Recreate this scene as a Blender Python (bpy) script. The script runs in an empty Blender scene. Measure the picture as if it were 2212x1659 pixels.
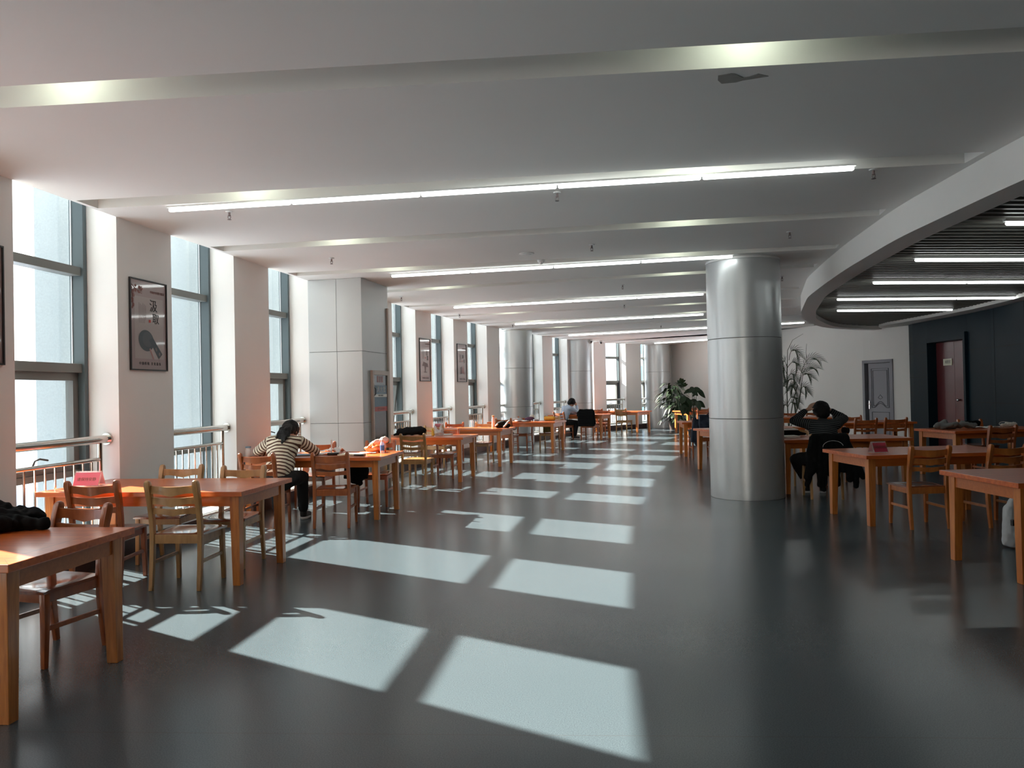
import bpy, bmesh, math, random
from mathutils import Vector, Matrix, Euler, noise
random.seed(7)
PI = math.pi
scn = bpy.context.scene
COL = scn.collection
H = 3.26                                   # ceiling height

# ------------------------------------------------------------------ materials
MATS = {}
def nt(name):
    m = bpy.data.materials.new(name); m.use_nodes = True
    n = m.node_tree; n.nodes.clear()
    out = n.nodes.new('ShaderNodeOutputMaterial')
    b = n.nodes.new('ShaderNodeBsdfPrincipled')
    n.links.new(b.outputs[0], out.inputs[0])
    MATS[name] = m
    return m, n, b, out
def rgb(c): return (c[0], c[1], c[2], 1)
def simple(name, col, rough=.5, metal=0, spec=.5, bump=0, bscale=60, var=0, vscale=4, coat=0, trans=0, emit=None, es=0, sheen=0, alpha=1):
    m, n, b, out = nt(name)
    b.inputs['Base Color'].default_value = rgb(col)
    b.inputs['Roughness'].default_value = rough
    b.inputs['Metallic'].default_value = metal
    b.inputs['Specular IOR Level'].default_value = spec
    if coat: b.inputs['Coat Weight'].default_value = coat; b.inputs['Coat Roughness'].default_value = .04 if coat > .85 else .1
    if trans: b.inputs['Transmission Weight'].default_value = trans
    if sheen: b.inputs['Sheen Weight'].default_value = sheen
    if alpha < 1: b.inputs['Alpha'].default_value = alpha
    if emit: b.inputs['Emission Color'].default_value = rgb(emit); b.inputs['Emission Strength'].default_value = es
    if var or bump:
        tc = n.nodes.new('ShaderNodeTexCoord')
    if var:
        t = n.nodes.new('ShaderNodeTexNoise'); t.inputs['Scale'].default_value = vscale; t.inputs['Detail'].default_value = 4
        n.links.new(tc.outputs['Object'], t.inputs['Vector'])
        mx = n.nodes.new('ShaderNodeMix'); mx.data_type = 'RGBA'
        mx.inputs[6].default_value = rgb([c*(1-var) for c in col]); mx.inputs[7].default_value = rgb([min(1, c*(1+var)) for c in col])
        n.links.new(t.outputs['Fac'], mx.inputs[0]); n.links.new(mx.outputs[2], b.inputs['Base Color'])
    if bump:
        t = n.nodes.new('ShaderNodeTexNoise'); t.inputs['Scale'].default_value = bscale; t.inputs['Detail'].default_value = 3
        n.links.new(tc.outputs['Object'], t.inputs['Vector'])
        bp = n.nodes.new('ShaderNodeBump'); bp.inputs['Strength'].default_value = bump; bp.inputs['Distance'].default_value = .01
        n.links.new(t.outputs['Fac'], bp.inputs['Height']); n.links.new(bp.outputs[0], b.inputs['Normal'])
    return m
def wood(name, c1, c2, rough=.22, scale=(2, 26, 26), coat=.3):
    """streaky varnished wood, grain along object X"""
    m, n, b, out = nt(name)
    tc = n.nodes.new('ShaderNodeTexCoord'); mp = n.nodes.new('ShaderNodeMapping')
    mp.inputs['Scale'].default_value = scale
    n.links.new(tc.outputs['Object'], mp.inputs[0])
    t = n.nodes.new('ShaderNodeTexNoise'); t.inputs['Scale'].default_value = 1.6; t.inputs['Detail'].default_value = 5; t.inputs['Distortion'].default_value = .6
    n.links.new(mp.outputs[0], t.inputs['Vector'])
    r = n.nodes.new('ShaderNodeValToRGB')
    r.color_ramp.elements[0].position = .3; r.color_ramp.elements[0].color = rgb(c1)
    r.color_ramp.elements[1].position = .72; r.color_ramp.elements[1].color = rgb(c2)
    n.links.new(t.outputs['Fac'], r.inputs[0]); n.links.new(r.outputs[0], b.inputs['Base Color'])
    b.inputs['Roughness'].default_value = rough
    b.inputs['Coat Weight'].default_value = coat; b.inputs['Coat Roughness'].default_value = .12
    return m
def emis(name, col, s):
    m, n, b, out = nt(name); n.nodes.remove(b)
    e = n.nodes.new('ShaderNodeEmission'); e.inputs[0].default_value = rgb(col); e.inputs[1].default_value = s
    n.links.new(e.outputs[0], out.inputs[0]); return m

# floor: grey speckled sheet vinyl with welded seams
def floor_mat():
    m, n, b, out = nt('grey_vinyl')
    tc = n.nodes.new('ShaderNodeTexCoord')
    t = n.nodes.new('ShaderNodeTexNoise'); t.inputs['Scale'].default_value = 170; t.inputs['Detail'].default_value = 3
    t2 = n.nodes.new('ShaderNodeTexNoise'); t2.inputs['Scale'].default_value = .7; t2.inputs['Detail'].default_value = 1
    for x in (t, t2): n.links.new(tc.outputs['Object'], x.inputs['Vector'])
    r = n.nodes.new('ShaderNodeValToRGB')
    r.color_ramp.elements[0].position = .3; r.color_ramp.elements[0].color = (.046, .066, .078, 1)
    r.color_ramp.elements[1].position = .7; r.color_ramp.elements[1].color = (.082, .106, .118, 1)
    n.links.new(t.outputs['Fac'], r.inputs[0])
    # big soft tonal variation of the material itself (wear)
    mx = n.nodes.new('ShaderNodeMix'); mx.data_type = 'RGBA'; mx.blend_type = 'MULTIPLY'; mx.inputs[0].default_value = 1
    r2 = n.nodes.new('ShaderNodeValToRGB'); r2.color_ramp.elements[0].color = (.93, .93, .93, 1); r2.color_ramp.elements[1].color = (1, 1, 1, 1)
    n.links.new(t2.outputs['Fac'], r2.inputs[0]); n.links.new(r.outputs[0], mx.inputs[6]); n.links.new(r2.outputs[0], mx.inputs[7])
    # seams every 2 m along Y, slightly oblique
    sx = n.nodes.new('ShaderNodeMapping'); sx.inputs['Rotation'].default_value = (0, 0, .06)
    n.links.new(tc.outputs['Object'], sx.inputs[0])
    sp = n.nodes.new('ShaderNodeSeparateXYZ'); n.links.new(sx.outputs[0], sp.inputs[0])
    a = n.nodes.new('ShaderNodeMath'); a.operation = 'ADD'; a.inputs[1].default_value = .65; n.links.new(sp.outputs[1], a.inputs[0])
    mo = n.nodes.new('ShaderNodeMath'); mo.operation = 'PINGPONG'; mo.inputs[1].default_value = 1.0; n.links.new(a.outputs[0], mo.inputs[0])
    lt = n.nodes.new('ShaderNodeMath'); lt.operation = 'LESS_THAN'; lt.inputs[1].default_value = .0025; n.links.new(mo.outputs[0], lt.inputs[0])
    mx2 = n.nodes.new('ShaderNodeMix'); mx2.data_type = 'RGBA'; n.links.new(lt.outputs[0], mx2.inputs[0])
    n.links.new(mx.outputs[2], mx2.inputs[6]); mx2.inputs[7].default_value = (.06, .07, .075, 1)
    n.links.new(mx2.outputs[2], b.inputs['Base Color'])
    b.inputs['Roughness'].default_value = .3
    b.inputs['Specular IOR Level'].default_value = .46
    mr = n.nodes.new('ShaderNodeMapRange'); mr.inputs[3].default_value = .18; mr.inputs[4].default_value = .27
    n.links.new(t2.outputs['Fac'], mr.inputs[0]); n.links.new(mr.outputs[0], b.inputs['Roughness'])
    return m
def table_mat():
    """planked red-orange varnish: planks run along X inside a border frame"""
    m, n, b, out = nt('table_top_wood')
    L, W = 1.80, .973
    tc = n.nodes.new('ShaderNodeTexCoord'); mp = n.nodes.new('ShaderNodeMapping')
    mp.inputs['Scale'].default_value = (1.2, 18, 18); n.links.new(tc.outputs['Object'], mp.inputs[0])
    t = n.nodes.new('ShaderNodeTexNoise'); t.inputs['Scale'].default_value = 1.7; t.inputs['Detail'].default_value = 5; t.inputs['Distortion'].default_value = .5
    n.links.new(mp.outputs[0], t.inputs['Vector'])
    r = n.nodes.new('ShaderNodeValToRGB')
    r.color_ramp.elements[0].position = .3; r.color_ramp.elements[0].color = (.46, .078, .012, 1)
    r.color_ramp.elements[1].position = .75; r.color_ramp.elements[1].color = (.68, .16, .028, 1)
    n.links.new(t.outputs['Fac'], r.inputs[0])
    sp = n.nodes.new('ShaderNodeSeparateXYZ'); n.links.new(tc.outputs['Object'], sp.inputs[0])
    def mth(op, i, v=None, j=None):
        x = n.nodes.new('ShaderNodeMath'); x.operation = op; n.links.new(i, x.inputs[0])
        if v is not None: x.inputs[1].default_value = v
        if j is not None: n.links.new(j, x.inputs[1])
        return x.outputs[0]
    ax = mth('ABSOLUTE', sp.outputs[0]); ay = mth('ABSOLUTE', sp.outputs[1])
    dx = mth('ABSOLUTE', mth('SUBTRACT', ax, L/2-.11)); dy = mth('ABSOLUTE', mth('SUBTRACT', ay, W/2-.11))
    inx = mth('LESS_THAN', ax, L/2-.108); iny = mth('LESS_THAN', ay, W/2-.108)
    g1 = mth('MULTIPLY', mth('LESS_THAN', dx, .0022), None, iny); g2 = mth('MULTIPLY', mth('LESS_THAN', dy, .0022), None, inx)
    pl = mth('PINGPONG', mth('ADD', sp.outputs[1], .055), .055)
    g3 = mth('MULTIPLY', mth('MULTIPLY', mth('LESS_THAN', pl, .0008), None, inx), None, iny)
    diag = mth('LESS_THAN', mth('ABSOLUTE', mth('SUBTRACT', mth('SUBTRACT', ax, L/2), None, mth('SUBTRACT', ay, W/2))), .0016)
    nin = mth('SUBTRACT', mth('MULTIPLY', inx, None, iny), 1.0); nin = mth('MULTIPLY', nin, -1.0)
    g4 = mth('MULTIPLY', diag, None, nin)
    g = mth('MAXIMUM', mth('MAXIMUM', g1, None, g2), None, mth('MAXIMUM', g3, None, g4))
    top = mth('GREATER_THAN', sp.outputs[2], .757)
    g = mth('MULTIPLY', g, None, top)
    g = mth('MULTIPLY', g, .75)
    mx = n.nodes.new('ShaderNodeMix'); mx.data_type = 'RGBA'; n.links.new(g, mx.inputs[0])
    n.links.new(r.outputs[0], mx.inputs[6]); mx.inputs[7].default_value = (.09, .02, .006, 1)
    n.links.new(mx.outputs[2], b.inputs['Base Color'])
    b.inputs['Roughness'].default_value = .3
    b.inputs['Coat Weight'].default_value = .25; b.inputs['Coat Roughness'].default_value = .1
    return m
def stripes(name, c1, c2, period, duty):
    m, n, b, out = nt(name)
    a = n.nodes.new('ShaderNodeAttribute'); a.attribute_name = 's'
    mo = n.nodes.new('ShaderNodeMath'); mo.operation = 'FLOORED_MODULO'; mo.inputs[1].default_value = period; n.links.new(a.outputs['Fac'], mo.inputs[0])
    lt = n.nodes.new('ShaderNodeMath'); lt.operation = 'LESS_THAN'; lt.inputs[1].default_value = period*duty; n.links.new(mo.outputs[0], lt.inputs[0])
    mx = n.nodes.new('ShaderNodeMix'); mx.data_type = 'RGBA'; n.links.new(lt.outputs[0], mx.inputs[0])
    mx.inputs[6].default_value = rgb(c1); mx.inputs[7].default_value = rgb(c2)
    n.links.new(mx.outputs[2], b.inputs['Base Color']); b.inputs['Roughness'].default_value = .95
    b.inputs['Specular IOR Level'].default_value = .15
    return m
def glass_mat():
    m, n, b, out = nt('window_glass'); n.nodes.remove(b)
    t = n.nodes.new('ShaderNodeBsdfTransparent'); t.inputs[0].default_value = (.93, .945, .94, 1)
    g = n.nodes.new('ShaderNodeBsdfGlossy'); g.inputs['Roughness'].default_value = .02
    f = n.nodes.new('ShaderNodeLayerWeight'); f.inputs[0].default_value = .5
    pw = n.nodes.new('ShaderNodeMath'); pw.operation = 'POWER'; pw.inputs[1].default_value = 5; n.links.new(f.outputs['Facing'], pw.inputs[0])
    ma = n.nodes.new('ShaderNodeMath'); ma.operation = 'MULTIPLY_ADD'; ma.inputs[1].default_value = .8; ma.inputs[2].default_value = .03; n.links.new(pw.outputs[0], ma.inputs[0])
    mx = n.nodes.new('ShaderNodeMixShader')
    n.links.new(ma.outputs[0], mx.inputs[0]); n.links.new(t.outputs[0], mx.inputs[1]); n.links.new(g.outputs[0], mx.inputs[2])
    n.links.new(mx.outputs[0], out.inputs[0]); return m

M_floor = floor_mat(); M_ttop = table_mat(); M_glass = glass_mat()
M_wall = simple('white_plaster', (.87, .855, .83), .75, bump=.05, bscale=14, spec=.25, var=.02, vscale=2)
M_ceil = simple('ceiling_plaster', (.82, .81, .785), .8, bump=.04, bscale=9, spec=.2, var=.03, vscale=1.2)
M_bulk = simple('bulkhead_plaster', (.84, .83, .80), .7, spec=.25, var=.02)
M_peel = simple('peeled_paint', (.30, .30, .28), .9, var=.2, vscale=20)
M_base = simple('dark_red_skirting', (.035, .014, .012), .35, var=.2, vscale=5)
M_sill = simple('white_marble_sill', (.75, .74, .72), .35, var=.05, vscale=8)
M_frame = simple('blue_grey_aluminium', (.085, .115, .125), .42, spec=.4, var=.05, vscale=3)
M_transom = simple('dark_grey_aluminium', (.16, .165, .155), .42, spec=.4)
M_seal = simple('white_seal', (.7, .72, .75), .3)
M_black = simple('black_plastic', (.012, .012, .013), .4)
M_stone = simple('exterior_granite', (.30, .335, .345), .9, var=.16, vscale=55)
M_steel = simple('stainless_steel', (.60, .585, .55), .17, metal=1)
M_clad = simple('silver_cladding', (.62, .64, .65), .33, metal=.6, spec=.5)
M_cladg = simple('silver_cladding_flat', (.50, .51, .51), .42, metal=.35, spec=.4)
M_gap = simple('panel_joint', (.10, .10, .10), .8)
M_tleg = wood('table_leg_wood', (.42, .11, .018), (.68, .24, .05), .3, (26, 26, 2.2))
M_tleg2 = wood('table_rail_wood', (.46, .115, .018), (.56, .155, .028), .3, (2, 26, 26))
M_tan = wood('tan_chair_wood', (.34, .165, .055), (.52, .29, .11), .35, (9, 9, 3))
M_red = wood('red_brown_chair_wood', (.26, .058, .014), (.44, .12, .03), .3, (9, 9, 3))
M_org = wood('orange_chair_wood', (.38, .10, .018), (.60, .20, .045), .3, (9, 9, 3))
M_seat = wood('glossy_seat_wood', (.20, .045, .015), (.34, .085, .028), .14, (14, 3, 3), .8)
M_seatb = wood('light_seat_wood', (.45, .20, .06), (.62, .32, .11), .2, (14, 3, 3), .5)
M_tube = emis('tube_light', (.94, 1, .97), 9)
M_spot = emis('slot_lamp', (.90, 1.0, .80), 40)
M_fix = simple('white_light_housing', (.75, .75, .74), .4)
M_dark = simple('dark_slat', (.17, .165, .145), .42, spec=.4)
M_void = simple('dark_void', (.015, .015, .014), .8)
M_bpan = simple('black_blue_panel', (.006, .018, .027), .42, spec=.10, var=.15, vscale=2)
M_door = simple('lilac_grey_door', (.25, .25, .285), .45)
M_doord = simple('lilac_grey_door_groove', (.10, .10, .12), .5)
M_dred = simple('dark_red_door', (.125, .030, .034), .25, spec=.5)
M_chrome = simple('chrome', (.7, .7, .7), .12, metal=1)
M_sign = simple('cream_sign', (.72, .70, .55), .4)
M_ink = simple('ink', (.02, .02, .022), .7)
M_seal_red = simple('seal_red', (.40, .03, .02), .6)
M_paper = simple('paper', (.80, .80, .78), .7)
M_paperb = simple('blue_paper', (.20, .33, .45), .6)
M_poster = simple('poster_pink_grey', (.31, .225, .22), .3, coat=.9, var=.03, bump=.25, bscale=3)
M_poster2 = simple('poster_inner', (.36, .295, .28), .3, coat=.9, bump=.25, bscale=3)
M_pbrown = simple('poster_brown', (.20, .07, .055), .5)
M_pteal = simple('poster_slate', (.035, .05, .06), .4)
M_pslate = simple('poster_slate_light', (.055, .065, .075), .4)
M_pgrey = simple('poster_greys', (.16, .12, .12), .5)
M_ppink = simple('poster_dusty_pink', (.36, .19, .18), .5)
M_card = simple('red_card', (.42, .02, .05), .3, coat=.5)
M_cardp = simple('pink_card', (.80, .20, .30), .25, coat=.5)
M_acr = simple('clear_acrylic', (.9, .9, .9), .05, trans=.0, alpha=.25)
M_cloth = simple('black_cloth', (.0045, .0045, .005), .9, spec=.2, bump=.5, bscale=25)
M_navy = simple('navy_cloth', (.014, .020, .038), .85, bump=.3, bscale=60)
M_gcloth = simple('grey_cloth', (.16, .165, .16), .9, bump=.4, bscale=40, var=.2, vscale=9)
M_wcloth = simple('white_cloth', (.70, .70, .64), .9, bump=.3, bscale=30)
M_lgrey = simple('light_grey_nylon', (.50, .52, .54), .7, bump=.3, bscale=30)
M_strap = simple('tan_strap', (.42, .25, .12), .6)
M_olive = simple('olive_cloth', (.115, .10, .030), .85, bump=.3, bscale=50)
M_yel = simple('yellow_cloth', (.72, .42, .05), .7, bump=.3, bscale=50)
M_purp = simple('purple_cloth', (.10, .035, .085), .8, bump=.3, bscale=50)
M_orange = simple('orange_plastic_bag', (.82, .14, .02), .4, bump=.5, bscale=50)
M_pinkw = simple('pale_pink_bag', (.75, .50, .42), .5, bump=.5, bscale=50)
M_clear = simple('clear_plastic', (.75, .78, .8), .1, alpha=.55)
M_label = simple('blue_label', (.05, .18, .55), .4)
M_skin = simple('skin', (.50, .27, .18), .55)
M_hair = simple('black_hair', (.004, .0035, .0035), .55, spec=.25, bump=.6, bscale=120)
M_trous = simple('black_trousers', (.008, .008, .009), .9)
M_shirt = simple('pale_blue_shirt', (.50, .60, .74), .8, bump=.2, bscale=30)
M_shoe = simple('dark_shoe', (.02, .02, .022), .6)
M_sole = simple('white_sole', (.65, .65, .63), .6)
M_str1 = stripes('cream_brown_stripes', (.72, .66, .52), (.10, .052, .038), .050, .42)
M_str2 = stripes('charcoal_stripes', (.016, .017, .019), (.13, .14, .14), .026, .26)
M_leaf = simple('dark_green_leaf', (.014, .034, .010), .5, var=.4, vscale=6)
M_leafp = simple('palm_leaf', (.028, .050, .022), .5, var=.3, vscale=6)
M_stem = simple('plant_stem', (.05, .055, .03), .7)
M_pot = simple('dark_pot', (.05, .03, .025), .5)
M_soil = simple('soil', (.03, .02, .014), .95)
M_cab = simple('beige_cabinet_frame', (.42, .36, .31), .4)
M_cabg = simple('cabinet_glass_dark', (.06, .06, .055), .2, spec=.3)
M_bluesign = simple('blue_sign', (.055, .13, .19), .4)
M_redsign = simple('red_sign', (.42, .03, .02), .4)
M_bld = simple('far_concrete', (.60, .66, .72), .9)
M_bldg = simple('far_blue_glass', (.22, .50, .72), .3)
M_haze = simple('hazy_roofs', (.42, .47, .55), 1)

# ------------------------------------------------------------------ helpers
def link(name, me, parent=None, mats=None, loc=None, rot=None):
    o = bpy.data.objects.new(name, me); COL.objects.link(o)
    if parent is not None: o.parent = parent
    if mats is not None and me is not None:
        for m in (mats if isinstance(mats, (list, tuple)) else [mats]): me.materials.append(m)
    if loc is not None: o.location = loc
    if rot is not None: o.rotation_euler = rot
    return o
def shade(me, ang=None):
    for p in me.polygons: p.use_smooth = True
    if ang is not None:
        try: me.set_sharp_from_angle(angle=ang)
        except Exception: pass
def finish(bm, name, mats, parent=None, smooth=None, bevel=0, loc=None, rot=None, seg=2):
    bmesh.ops.recalc_face_normals(bm, faces=bm.faces)
    if bevel:
        es = [e for e in bm.edges if len(e.link_faces) == 2 and e.calc_face_angle(0) > .6]
        bmesh.ops.bevel(bm, geom=es, offset=bevel, segments=seg, affect='EDGES', profile=.6)
    me = bpy.data.meshes.new(name); bm.to_mesh(me); bm.free()
    if smooth is not None: shade(me, smooth)
    return link(name, me, parent, mats, loc, rot)
def box(bm, a, b, mi=0, M=None):
    v = [(x, y, z) for x in (a[0], b[0]) for y in (a[1], b[1]) for z in (a[2], b[2])]
    vs = [bm.verts.new(Vector(p) if M is None else M @ Vector(p)) for p in v]
    for f in ((0, 1, 3, 2), (4, 6, 7, 5), (0, 4, 5, 1), (2, 3, 7, 6), (0, 2, 6, 4), (1, 5, 7, 3)):
        fc = bm.faces.new([vs[i] for i in f]); fc.material_index = mi
    return vs
def prism(bm, pts, z0, z1, mi=0, bottom=True, top=True):
    lo = [bm.verts.new((p[0], p[1], z0)) for p in pts]; hi = [bm.verts.new((p[0], p[1], z1)) for p in pts]
    n = len(pts)
    for i in range(n):
        f = bm.faces.new((lo[i], lo[(i+1) % n], hi[(i+1) % n], hi[i])); f.material_index = mi
    if bottom: f = bm.faces.new(lo[::-1]); f.material_index = mi
    if top: f = bm.faces.new(hi); f.material_index = mi
def frame_of(d):
    d = d.normalized(); u = Vector((0, 0, 1)) if abs(d.z) < .95 else Vector((1, 0, 0))
    x = d.cross(u).normalized(); y = x.cross(d).normalized(); return x, y
def tube(bm, pts, r, n=10, mi=0, cap=True):
    pts = [Vector(p) for p in pts]; rings = []
    rs = r if isinstance(r, (list, tuple)) else [r]*len(pts)
    for i, p in enumerate(pts):
        d = (pts[min(i+1, len(pts)-1)]-pts[max(i-1, 0)])
        x, y = frame_of(d)
        if rings and rings[-1][1].dot(x) < 0: x, y = -x, -y
        rings.append(([bm.verts.new(p+x*math.cos(2*PI*k/n)*rs[i]+y*math.sin(2*PI*k/n)*rs[i]) for k in range(n)], x))
    for i in range(len(rings)-1):
        A, B_ = rings[i][0], rings[i+1][0]
        for k in range(n):
            f = bm.faces.new((A[k], A[(k+1) % n], B_[(k+1) % n], B_[k])); f.material_index = mi
    if cap:
        f = bm.faces.new(rings[0][0][::-1]); f.material_index = mi
        f = bm.faces.new(rings[-1][0]); f.material_index = mi
def lathe(bm, prof, n=20, c=(0, 0, 0), mi=0):
    rings = []
    for r, z in prof:
        rings.append([bm.verts.new((c[0]+r*math.cos(2*PI*k/n), c[1]+r*math.sin(2*PI*k/n), c[2]+z)) for k in range(n)])
    for i in range(len(rings)-1):
        for k in range(n):
            f = bm.faces.new((rings[i][k], rings[i][(k+1) % n], rings[i+1][(k+1) % n], rings[i+1][k])); f.material_index = mi
    if prof[0][0] > 1e-5: f = bm.faces.new(rings[0][::-1]); f.material_index = mi
    if prof[-1][0] > 1e-5: f = bm.faces.new(rings[-1]); f.material_index = mi
def sweep_rect(bm, path, ws, ds, mi=0):
    """rect section swept in the YZ plane: ws along X, ds along the in-plane normal"""
    rings = []
    for i, p in enumerate(path):
        p = Vector(p); d = Vector(path[min(i+1, len(path)-1)])-Vector(path[max(i-1, 0)]); d.normalize()
        nrm = Vector((0, d.z, -d.y)); w, t = ws[i]/2, ds[i]/2
        rings.append([bm.verts.new(p+Vector((sx*w, 0, 0))+nrm*(sy*t)) for sx, sy in ((-1, -1), (1, -1), (1, 1), (-1, 1))])
    for i in range(len(rings)-1):
        for k in range(4): bm.faces.new((rings[i][k], rings[i][(k+1) % 4], rings[i+1][(k+1) % 4], rings[i+1][k]))
    bm.faces.new(rings[0][::-1]); bm.faces.new(rings[-1])
def empty(name, loc=(0, 0, 0), rz=0, label=None, cat=None, group=None, kind=None):
    o = bpy.data.objects.new(name, None); COL.objects.link(o)
    o.location = loc; o.rotation_euler = (0, 0, rz); o.empty_display_size = .1
    tag(o, label, cat, group, kind); return o
def tag(o, label=None, cat=None, group=None, kind=None):
    if label: o['label'] = label
    if cat: o['category'] = cat
    if group: o['group'] = group
    if kind: o['kind'] = kind
    return o
def part(name, fn, mats, parent, smooth=None, bevel=0, **k):
    bm = bmesh.new(); fn(bm); return finish(bm, name, mats, parent, smooth, bevel, **k)
def kids(o): return [c for c in ALLKIDS.get(o.name, [])]
def copy_tree(o, parent=None):
    c = o.copy(); COL.objects.link(c)
    if parent is not None: c.parent = parent
    for ch in o.children: copy_tree(ch, c)
    return c
def ico(bm, c, r, sub=2, sc=(1, 1, 1), rot=None):
    M = Matrix.Translation(Vector(c)) @ (rot.to_matrix().to_4x4() if rot else Matrix()) @ Matrix.Diagonal((sc[0], sc[1], sc[2], 1))
    return bmesh.ops.create_icosphere(bm, subdivisions=sub, radius=r, matrix=M)['verts']
def capsule(bm, p0, r0, p1, r1, flat=1, side=None):
    p0, p1 = Vector(p0), Vector(p1)
    tmp = bmesh.new()
    for p, r in ((p0, r0), (p1, r1)): bmesh.ops.create_icosphere(tmp, subdivisions=2, radius=r, matrix=Matrix.Translation(p))
    res = bmesh.ops.convex_hull(tmp, input=tmp.verts)
    bad = [v for v in tmp.verts if not v.link_faces or v in set(g for g in res['geom_interior'] if isinstance(g, bmesh.types.BMVert))]
    if bad: bmesh.ops.delete(tmp, geom=list(set(bad)), context='VERTS')
    me = bpy.data.meshes.new('t'); tmp.to_mesh(me); tmp.free()
    vs0 = len(bm.verts); bm.from_mesh(me); bpy.data.meshes.remove(me)
def blob(name, prims, mats, parent=None, voxel=.015, smooth=4, bump=0, bfreq=8, seed=0, stripes=None, loc=None, rot=None, clipz=None):
    """prims: ('c',p0,r0,p1,r1) capsules, ('e',centre,(rx,ry,rz)[,Euler]) ellipsoids, ('b',a,b) boxes; merged into one continuous surface"""
    bm = bmesh.new()
    for p in prims:
        if p[0] == 'c': capsule(bm, *p[1:5])
        elif p[0] == 'e': ico(bm, p[1], 1, 3, p[2], p[3] if len(p) > 3 else None)
        elif p[0] == 'b': box(bm, p[1], p[2])
    bmesh.ops.recalc_face_normals(bm, faces=bm.faces)
    me = bpy.data.meshes.new(name); bm.to_mesh(me); bm.free()
    o = bpy.data.objects.new('tmp', me); COL.objects.link(o)
    md = o.modifiers.new('r', 'REMESH'); md.mode = 'VOXEL'; md.voxel_size = voxel
    if smooth:
        ms = o.modifiers.new('s', 'SMOOTH'); ms.iterations = smooth; ms.factor = .5
    dg = bpy.context.evaluated_depsgraph_get()
    me2 = bpy.data.meshes.new_from_object(o.evaluated_get(dg)); me2.name = name
    bpy.data.objects.remove(o); bpy.data.meshes.remove(me)
    if bump:
        off = Vector((seed*7.3, seed*3.1, seed*1.7))
        ns = [v.normal.copy() for v in me2.vertices]
        for v, nn in zip(me2.vertices, ns):
            d = noise.noise(v.co*bfreq+off)+.5*noise.noise(v.co*bfreq*2.3+off)
            v.co += nn*d*bump
    if clipz is not None:
        for v in me2.vertices:
            if v.co.z < clipz: v.co.z = clipz
    if stripes:
        at = me2.attributes.new('s', 'FLOAT', 'POINT')
        for v in me2.vertices:
            best = None
            for (a, b, s0, fixed, wgt) in stripes:
                a, b = Vector(a), Vector(b); ab = b-a
                t = max(0, min(1, (v.co-a).dot(ab)/ab.length_squared)); d = (v.co-(a+ab*t)).length/wgt
                tt = (v.co-a).dot(ab)/ab.length_squared
                if best is None or d < best[0]: best = (d, s0+tt*ab.length)
            at.data[v.index].value = best[1]
    me2.materials.clear()
    shade(me2)
    return link(name, me2, parent, mats, loc, rot)
def text_mesh(name, s, size, mat, parent, M, extrude=.0006, align='CENTER', scale=(1, 1)):
    cu = bpy.data.curves.new(name, 'FONT'); cu.body = s; cu.size = size; cu.extrude = extrude
    cu.align_x = align; cu.align_y = 'CENTER'; cu.resolution_u = 2
    o = bpy.data.objects.new('tmp', cu); COL.objects.link(o)
    dg = bpy.context.evaluated_depsgraph_get()
    me = bpy.data.meshes.new_from_object(o.evaluated_get(dg)); me.name = name
    bpy.data.objects.remove(o)
    me.transform(M @ Matrix.Diagonal((scale[0], scale[1], 1, 1)))
    me.materials.clear()
    return link(name, me, parent, mat)

# ------------------------------------------------------------------ the curved window wall
# pier front corners (start, end) along the inner face of the facade, walking away from the entrance
MEAS = {1: ((-3.75, 7.24), (-3.62, 8.11)), 2: ((-3.41, 9.37), (-3.28, 10.30)), 3: ((-3.06, 11.50), (-2.86, 12.40)),
        4: ((-2.50, 13.68), (-2.28, 14.56)), 5: ((-1.99, 15.83), (-1.75, 16.65)), 6: ((-1.36, 17.95), (-1.08, 18.77)),
        7: ((-.64, 19.96), (-.32, 20.80)), 8: ((.14, 21.98), (.50, 22.82)), 9: ((.98, 23.97), (1.34, 24.73)),
        10: ((1.90, 25.80), (2.33, 26.52)), 11: ((2.99, 27.71), (3.51, 28.29)), 12: ((4.36, 29.00), (5.05, 29.65))}
PIERS = dict(MEAS)
PIERS[0] = ((-4.03, 5.08), (-3.90, 5.96))
p = Vector((-4.03, 5.08)); a = .115
for k in range(-1, -6, -1):
    a -= .03
    e = p-Vector((math.sin(a), math.cos(a)))*1.27
    s = e-Vector((math.sin(a-.015), math.cos(a-.015)))*.88
    PIERS[k] = ((s.x, s.y), (e.x, e.y)); p = s; a -= .03
KS = sorted(PIERS)
ENDPT = (6.39, 30.45)
def wall_piece(pts, z0, z1):
    b = bmesh.new(); prism(b, pts, z0, z1); finish(b, 'wall_left', M_wall)['kind'] = 'structure'
ext = bmesh.new()         # exterior fins
def nrm(a_, b_):
    t = (Vector(b_)-Vector(a_)).normalized(); return t, Vector((-t.y, t.x))
for k in KS:
    s, e = Vector(PIERS[k][0]), Vector(PIERS[k][1]); t, o = nrm(s, e); L = (e-s).length
    wall_piece([s, e, e+o*.47, s+o*.47], 0, 4.2)
    prism(ext, [s+t*.14+o*.475, e-t*.02+o*.475, e-t*.02+o*.72, s+t*.14+o*.72], -1.2, 4.6)
    prism(ext, [s+t*.40+o*.72, e-t*.04+o*.72, e-t*.04+o*1.22, s+t*.40+o*1.22], -1.2, 4.6)
BAYS = []
for k in KS:
    if k+1 in PIERS and k+1 <= -2:      # unseen bays behind the camera, walled up to dim the near end
        wall_piece([Vector(PIERS[k][1]), Vector(PIERS[k+1][0]), Vector(PIERS[k+1][0])+Vector((-.45, 0)), Vector(PIERS[k][1])+Vector((-.45, 0))], 0, 4.2)
    elif k+1 in PIERS: BAYS.append((k+1, Vector(PIERS[k][1]), Vector(PIERS[k+1][0])))
BAYS.append((13, Vector(PIERS[12][1]), Vector((5.55, 30.02))))
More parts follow.
